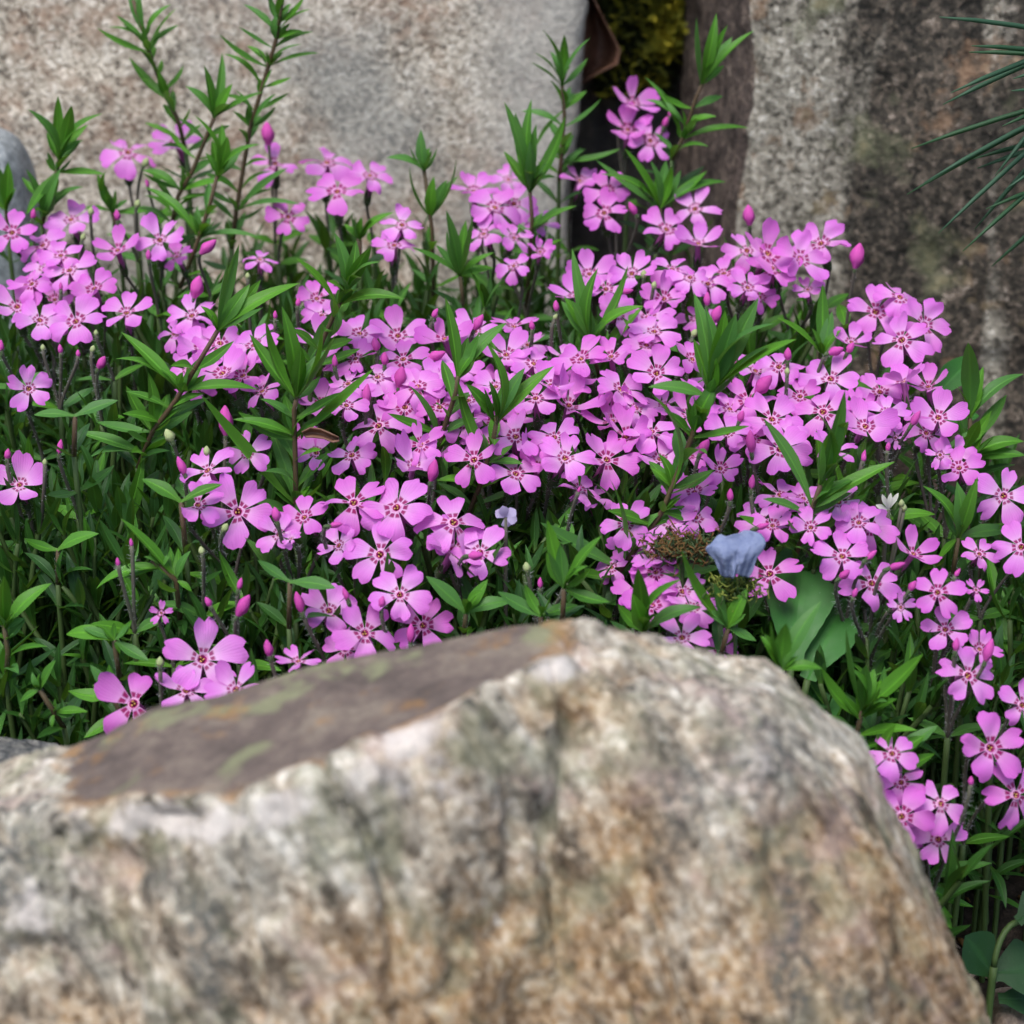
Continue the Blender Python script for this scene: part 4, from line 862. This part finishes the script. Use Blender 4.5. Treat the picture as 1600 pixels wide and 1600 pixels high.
while cnt < 185 and tries < 4000:
    tries += 1; y = random.uniform(.445, .70) if random.random() < .55 else random.uniform(.445, .53); x = random.uniform(-.31, .31) * y
    r_ = allowed(x, y)
    if not r_: continue
    u, v = r_; q = random.randrange(9); axp, lv = PROT[q]; sc = random.uniform(.85, 1.15)
    if not (-20 < u < 1620): continue
    z = top_at(x, y, u, v) - random.uniform(.004, .016) - axp[-1].z * sc - .010
    gz = soil(x, y)
    root = empty('phlox_shoot', (x, y, min(z, gz + .08)), 'small narrow-leaved green shoot ' + near(u, v), 'shoot', 'small green shoots ' + near(u, v))
    root.location = (0, 0, 0)
    M = M3(x, y, z, random.uniform(0, 6.28), sc, random.gauss(0, .18))
    root.matrix_basis = M
    link('stem', STEMS[q], root, Matrix.Identity(4))
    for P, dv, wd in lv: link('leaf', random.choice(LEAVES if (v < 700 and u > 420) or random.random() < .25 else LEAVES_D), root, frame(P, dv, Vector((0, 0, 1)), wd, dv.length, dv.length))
    cnt += 1
# joined mass
def arr(me):
    v_ = np.zeros(len(me.vertices) * 3); me.vertices.foreach_get('co', v_); f_ = [tuple(p.vertices) for p in me.polygons]
    uvl = np.zeros((len(me.vertices), 2))
    for lp, d_ in zip(me.loops, me.uv_layers[0].data): uvl[lp.vertex_index] = d_.uv
    return v_.reshape(-1, 3), np.array(f_), uvl
LA = [arr(m_) for m_ in LEAVES_D]; VA = []; FA = []; UA = []; HA = []; nb = 0
stm = MB()
for _ in range(1900):
    y = random.uniform(.43, .735); x = random.uniform(-.36, .36) * y * 1.05
    r_ = allowed(x, y)
    if not r_: continue
    u, v = r_; axp, lv = random.choice(PROT); sc = random.uniform(.85, 1.2)
    z = top_at(x, y, u, v) - random.uniform(.016, .060) - axp[-1].z * sc; gz = soil(x, y)
    z = max(z, gz - .012)
    M = M3(x, y, z, random.uniform(0, 6.28), sc, random.gauss(0, .25))
    stm.tube([Vector((x, y, gz - .003)), M @ Vector((0, 0, 0)), M @ axp[4], M @ axp[8]], [.0009] * 4, 4, 0, False)
    for P, dv, wd in lv:
        A, Fq, U_ = random.choice(LA); L4 = np.array(M @ frame(P, dv, Vector((0, 0, 1)), wd, dv.length, dv.length))
        VA.append(A @ L4[:3, :3].T + L4[:3, 3]); FA.append(Fq + nb); UA.append(U_); nb += len(A)
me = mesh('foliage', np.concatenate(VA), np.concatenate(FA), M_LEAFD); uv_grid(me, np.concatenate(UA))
fo = tag(link('phlox_foliage', me), 'mass of narrow dark green phlox leaves under the flowers', 'foliage', None, 'stuff')
tag(link('stems', stm.make('stems', [M_STEMG]), fo), kind='stuff')

# ------------------------------------------------------------------ the other things
# broad green leaves of a weed
BROADM = leaf_mesh(.06, .5, M_BROAD, .46, 26, .6, .014)
def weed(label, Y, leaves, cat='plant', name='broad_leaf_plant'):
    b0 = at(*leaves[0][0], Y); G = Vector((b0.x, b0.y + .01, 0)); G.z = soil(G.x, G.y); root = empty(name, G, label, cat)
    m = MB()
    for (bu, tu, wpx, dy, nrm) in leaves:
        B = at(*bu, Y); T = at(*tu, Y + dy); m.tube([q - G for q in bez(G - Vector((0, 0, .003)), Vector((0, 0, .03)), B, (T - B) * .5, 7)], [.001] * 8, 6, 0)
        d = T - B
        link('leaf', BROADM, root, frame(B, d, Vector(nrm), wpx * mpp(B), d.length, d.length), root)
    link('stalk', m.make('stalk', [M_STEMG]), root, Matrix.Identity(4))
weed('plant with big smooth broad green leaves behind the boulder, under the flowers', .466,
     [((1236, 1040), (1258, 825), 122, .036, (0, -.7, .75)), ((1262, 1062), (1322, 934), 92, .020, (-.2, -.75, .65)), ((1282, 1150), (1266, 1072), 74, .006, (0, -.7, .7))])
weed('broad dark leaf in the shade at the foot of the brown-grey rock', .575, [((1455, 625), (1522, 556), 44, .012, (-.1, -.8, .6)), ((1470, 655), (1530, 650), 34, .0, (-.1, -.6, .8))])
# clover-like round leaves on the soil
def clover():
    G = at(1545, 1590, .44); G.z = soil(G.x, G.y); root = empty('clover', G, 'dark green clover with rounded leaflets growing from the soil beside the boulder', 'clover')
    disc = leaf_mesh(.03, .5, mat_leaf('clover_leaf', (.012, .05, .014), (.018, .066, .016), (.016, .055, .02), .02), .56, 16, .3)
    m = MB(); J = at(1553, 1510, .442)
    m.tube([q - G for q in bez(G - Vector((0, 0, .003)), Vector((0, 0, .02)), J, Vector((.001, 0, .02)), 6)], [.0011] * 7, 6, 0)
    K2 = at(1590, 1440, .448); m.tube([q - G for q in bez(J, Vector((0, 0, .015)), K2, Vector((.012, 0, .004)), 6)], [.0009] * 7, 6, 0)
    link('stalk', m.make('stalk', [M_STEMG]), root, Matrix.Identity(4))
    for B, T, wp in (((1553, 1525), (1508, 1462), 84), ((1552, 1520), (1632, 1512), 100), ((1560, 1560), (1640, 1568), 60), ((1535, 1570), (1490, 1560), 50), ((1590, 1440), (1640, 1400), 60)):
        b = at(*B, .444); t = at(*T, .446); d = t - b
        link('leaflet', disc, root, frame(b, d, Vector((.1, -.55, .8)), wp * mpp(b), d.length, d.length), root)
clover()
# withered blue petal on the mat
M_BLUEP = mat_simple('withered_petal', (.20, .25, .44), (.46, .52, .70), 520, .75, .15, .42, .0016)
def blue():
    V = []; nr, nc = 26, 34; c0 = at(1150, 866, .455); s = mpp(c0)
    for i in range(nr):
        t = i / (nr - 1)
        for j in range(nc):
            a = -1 + 2 * j / (nc - 1); n1 = vnoise([[a * 1.4 + 3, t * 1.8, 1]], 1.2, 18)[0]; n2 = vnoise([[a * 3, t * 3, 3]], 1.1, 9)[0]
            wd = 47 * (1 - .42 * t * t) * (.80 + .20 * math.sin(math.pi * min(1, t * 1.6 + .12)))
            X = a * wd + 5 * n1 - 4 * t; Zp = 36 - 70 * t - 13 * a * a * (1 - t) + 5 * n2 + 7 * a * (1 - t)
            dep = 14 * n1 + 4 * n2 - 13 * math.sin(math.pi * t * .9) + 3.2 * math.sin(15 * a + 3 * n1) * max(0, t - .35) * 1.5 + 4.5 * math.sin(9 * t + 2.5 * a * a) * (1 - t)
            V.append(c0 + RT * (X * s) + UP * (Zp * s) + FW * (dep * s))
    me = mesh('bluepetal', V, grid_faces(nr, nc), M_BLUEP)
    md = tag(link('withered_petal', me), 'withered crumpled lavender-blue petal lying among the pink flowers', 'petal'); so_ = md.modifiers.new('thick', 'SOLIDIFY'); so_.thickness = .00012
blue()
# brown moss and litter clump beside it, yellow-green moss in front of it
M_LITTER = mat_simple('litter', (.10, .055, .02), (.26, .15, .06), 600, .9, .1)
M_YMOSS = mat_simple('yellow_moss', (.20, .26, .04), (.36, .38, .09), 500, .8, .1, .2)
def tuft(name, label, cen, rx, ry, rz, n, mats, ln, cat):
    m = MB()
    # each fibre starts at the clump's foot so that the clump holds together
    for _ in range(n):
        p = Vector((random.gauss(0, .5) * rx, random.gauss(0, .5) * ry, random.gauss(0, .45) * rz)); d = Vector((random.gauss(0, 1), random.gauss(0, 1), random.gauss(.3, .8))).normalized() * ln * random.uniform(.5, 1.3)
        k = Vector((random.gauss(0, 1), random.gauss(0, 1), random.gauss(0, 1))) * ln * .25
        m.tube([cen + p, cen + p + d * .5 + k, cen + p + d], [.00022, .00025, .0001], 4, random.randrange(len(mats)))
    G = Vector((cen.x, cen.y + .004, 0)); G.z = soil(G.x, G.y) - .003
    m.tube([G, G.lerp(cen, .5) + Vector((.002, 0, 0)), cen], [.0006, .0005, .0006], 5, len(mats) - 1)
    tag(link(name, m.make(name, mats)), label, cat, None, 'stuff')
tuft('moss_litter', 'clump of brown dry moss and litter beside the withered blue petal', at(1066, 856, .474), .0095, .006, .0036, 560, [M_LITTER, M_LITTER, M_CALYX, M_STEMG], .0028, 'moss')
tuft('moss_tuft', 'little yellow-green moss tuft just below the withered blue petal', at(1150, 918, .458), .0065, .004, .0035, 260, [M_YMOSS, M_LEAFD, M_YMOSS, M_STEMG], .003, 'moss')
# moss cushions on the stone in the crevice
def crevice_moss():
    V = []; Fc = []; hue = []
    for _ in range(5200):
        u = random.gauss(1000, 45); v = random.uniform(-90, 150)
        if u < 925 + max(0, v - 60) * .12 or u > 1075 - max(0, v) * .25: continue
        ye = random.random() < (.6 if 1020 < u < 1065 and v < 90 else .05)
        Y = .846 - .010 * random.random() - (.006 if ye else 0) + .004 * math.sin(u * .06) * math.cos(v * .07)
        c = at(u, v, Y); s = random.uniform(.0012, .0036)
        for k in range(2):
            d = Vector((random.gauss(0, 1), random.gauss(-.6, .6), random.gauss(.5, .7))).normalized(); x = d.orthogonal().normalized() * s * .45; x.rotate(Matrix.Rotation(random.random() * 6, 3, d))
            b = len(V); V += [c - x, c + x, c + d * s * 1.6 + x * .5, c + d * s * 2.1, c + d * s * 1.6 - x * .5]; Fc.append((b, b + 1, b + 2, b + 3, b + 4)); hue += [(.75 if ye else 0) + random.uniform(-.15, .25)] * 5
    me = mesh('moss', V, Fc, M_MOSS, False); add_attr(me, 'hue', hue)
    tag(link('moss', me), 'green and yellow moss on the shaded stone in the crevice', 'moss', None, 'stuff')
crevice_moss()
# dry brown leaf stuck in the crevice
M_DRY = mat_simple('dry_leaf', (.085, .038, .026), (.27, .14, .085), 260, .55, .4, .12, .0005)
def dry_leaf(label, pts, Y, curl, name='dead_leaf'):
    V = []; nr = len(pts); nc = 9
    for i, (l, r) in enumerate(pts):
        for j in range(nc):
            t = j / (nc - 1); u = l[0] + (r[0] - l[0]) * t; v = l[1] + (r[1] - l[1]) * t
            V.append(at(u, v, Y + curl * math.sin(math.pi * t) - curl * 1.2 * (t > .75) * (t - .75) * 4 + .002 * math.sin(i * 1.3)))
    o = tag(link(name, mesh(name, V, grid_faces(nr, nc), M_DRY)), label, 'leaf'); md = o.modifiers.new('thick', 'SOLIDIFY'); md.thickness = .0004
dry_leaf('dry curled brown leaf stuck at the split edge of the pale slab', [((905, -40), (925, -10)), ((915, 0), (942, 25)), ((912, 30), (958, 55)), ((905, 70), (970, 78)), ((902, 100), (966, 100)), ((898, 125), (930, 118)), ((894, 140), (905, 136))], .800, .010)
dry_leaf('tiny curled rust-brown leaf on the mat beside the red stem', [((472, 676), (478, 682)), ((485, 669), (490, 682)), ((500, 671), (506, 684)), ((516, 678), (520, 690)), ((528, 684), (530, 688))], .508, .002)
# tiny pale flower and the faded white one
M_LAV = mat_simple('lavender_petal', (.50, .40, .66), (.68, .60, .80), 300, .6, .2, .25)
M_WHITE = mat_simple('white_petal', (.70, .70, .58), (.80, .80, .74), 300, .6, .2, .25)
def small_flower(name, label, u, v, Y, tips, mat, wpx, extra=()):
    P = at(u, v, Y); G = Vector((P.x, P.y + .008, 0)); G.z = soil(G.x, G.y); root = empty(name, G, label, 'flower'); pm = leaf_mesh(.10, .5, mat, .62, 8, .3)
    m = MB(); pts = bez(G - Vector((0, 0, .003)), Vector((0, 0, .04)), P, Vector((0, -.004, .03)), 8); m.tube([q - G for q in pts], [.0006] * 9, 6, 0); m.hairs([q - G for q in pts[4:]], [.0006] * 5, 60, .001, 1)
    for eu, ev in extra: m.tube([q - G for q in bez(pts[5], Vector((0, 0, .01)), at(eu, ev, Y), Vector((0, 0, .008)), 5)], [.0005] * 6, 5, 0)
    link('stem', m.make('stem', [M_STALK, M_HAIR]), root, Matrix.Identity(4))
    for tu, tv in tips:
        T = at(tu, tv, Y + random.uniform(-.002, .001)); d = T - P
        link('petal', pm, root, frame(P, d, (CAM - P).normalized(), wpx * mpp(P), d.length, d.length), root)
    for eu, ev in extra:
        q = at(eu, ev, Y); s = .0024
        b = link('bud', BUDG, root, Matrix.Translation(q - G) @ Matrix.Scale(s, 4))
small_flower('wild_flower', 'tiny pale lavender four-petalled flower in the dark gap behind the mat front', 790, 808, .485, [(774, 798), (785, 790), (806, 796), (808, 814), (792, 824)], M_LAV, 17)
small_flower('faded_flower', 'faded white shrivelled flower with green buds beside the side flowers', 1388, 796, .50, [(1368, 789), (1378, 772), (1392, 770), (1404, 770), (1372, 800)], M_WHITE, 8, ((1408, 793), (1412, 800)))
# pine branch reaching in
def pine():
    G = Vector((.30, .60, soil(.30, .60))); root = empty('pine_sapling', G, 'young pine with long dark needles reaching in front of the brown-grey rock', 'pine')
    ox, oy, s = ZF['N']; px = lambda q: (ox + q[0] / s, oy + q[1] / s)
    tw0 = at(1760, 330, .585); tw1 = at(1700, 60, .57); J = Vector((.30, .60, .24))
    m = MB(); m.tube([q - G for q in bez(G - Vector((0, 0, .004)), Vector((0, 0, .1)), J + Vector((.01, 0, .22)), Vector((.01, 0, .1)), 8)], [.006 - .0004 * i for i in range(9)], 8, 0)
    link('trunk', m.make('trunk', [M_STEM]), root, Matrix.Identity(4))
    br = bez(J, Vector((-.03, -.01, .03)), tw0, Vector((-.01, 0, .03)), 6) + bez(tw0, Vector((-.01, 0, .02)), tw1, Vector((-.004, 0, .02)), 6)[1:]
    m = MB(); m.tube([q - G for q in br], [.0028 - .00012 * i for i in range(len(br))], 7, 0); link('twig', m.make('twig', [M_STEM]), root, Matrix.Identity(4))
    ND = [((1130,95),(1420,-10)),((1310,255),(1600,262)),((1295,290),(1600,292)),((1195,515),(1600,310)),((1150,580),(1600,320)),((975,825),(1600,600)),((1045,1015),(1600,740)),((950,1080),(1600,700)),
          ((1310,885),(1600,810)),((1340,935),(1600,900)),((1440,975),(1600,800)),((1125,1295),(1600,860)),((1325,1275),(1600,960)),((1390,1160),(1600,1100)),((1260,1395),(1600,1140)),((1420,1480),(1600,1310)),
          ((1540,437),(1600,432)),((1530,505),(1600,495)),((1570,620),(1700,560)),((1590,1330),(1700,1240)),((1500,1050),(1650,930)),((1480,700),(1650,640))]
    def needle(tip, base):
        L = (tip - base).length; mid = base.lerp(tip, .5) + Vector((0, 0, .012 * L)); pts = [base, base.lerp(mid, .6) , mid, mid.lerp(tip, .55) + Vector((0, 0, .004 * L)), tip]
        mm = MB(); mm.tube([q - G for q in pts], [.0007, .0008, .0008, .0007, .00015], 5, 0); link('needle', mm.make('needle', [M_NEEDLE]), root, Matrix.Identity(4))
    for tp, bs in ND:
        tu, tv = px(tp); bu, bv = px(bs); Yt = random.uniform(.545, .575)
        # carry the needle on to the twig outside the picture
        k = (1730 - bu) / max(1, (bu - tu)); eu, ev = 1730, bv + (bv - tv) * k * .8
        B = min(br[6:], key=lambda q: (q - at(eu, ev, .57)).length)
        needle(at(tu, tv, Yt), B)
    for k in range(46):
        B = random.choice(br[4:]); a = random.uniform(0, 6.28); d = Vector((abs(math.cos(a)) * .8 + .1, math.sin(a) * .7, random.uniform(-.5, .7))).normalized()
        needle(B + d * random.uniform(.045, .07), B)
pine()
# crumbs and dry bits on the soil beside the boulder
def crumbs():
    m = MB()
    for _ in range(420):
        x = random.uniform(.08, .20); y = random.uniform(.40, .60); z = soil(x, y); s = random.uniform(.0008, .003); p = Vector((x, y, z + s * .3)); d = Vector((random.gauss(0, 1), random.gauss(0, 1), random.gauss(0, .3))).normalized() * s
        m.tube([p - d, p + Vector((0, 0, s * .4)), p + d * random.uniform(.6, 1.6)], [s * .3, s * random.uniform(.3, .6), s * .2], 5, random.randrange(3))
    tag(link('soil_crumbs', m.make('crumbs', [M_SOIL, M_BSTONE, M_LITTER])), 'crumbs of soil and dry plant bits scattered beside the boulder', 'soil', None, 'stuff')
crumbs()
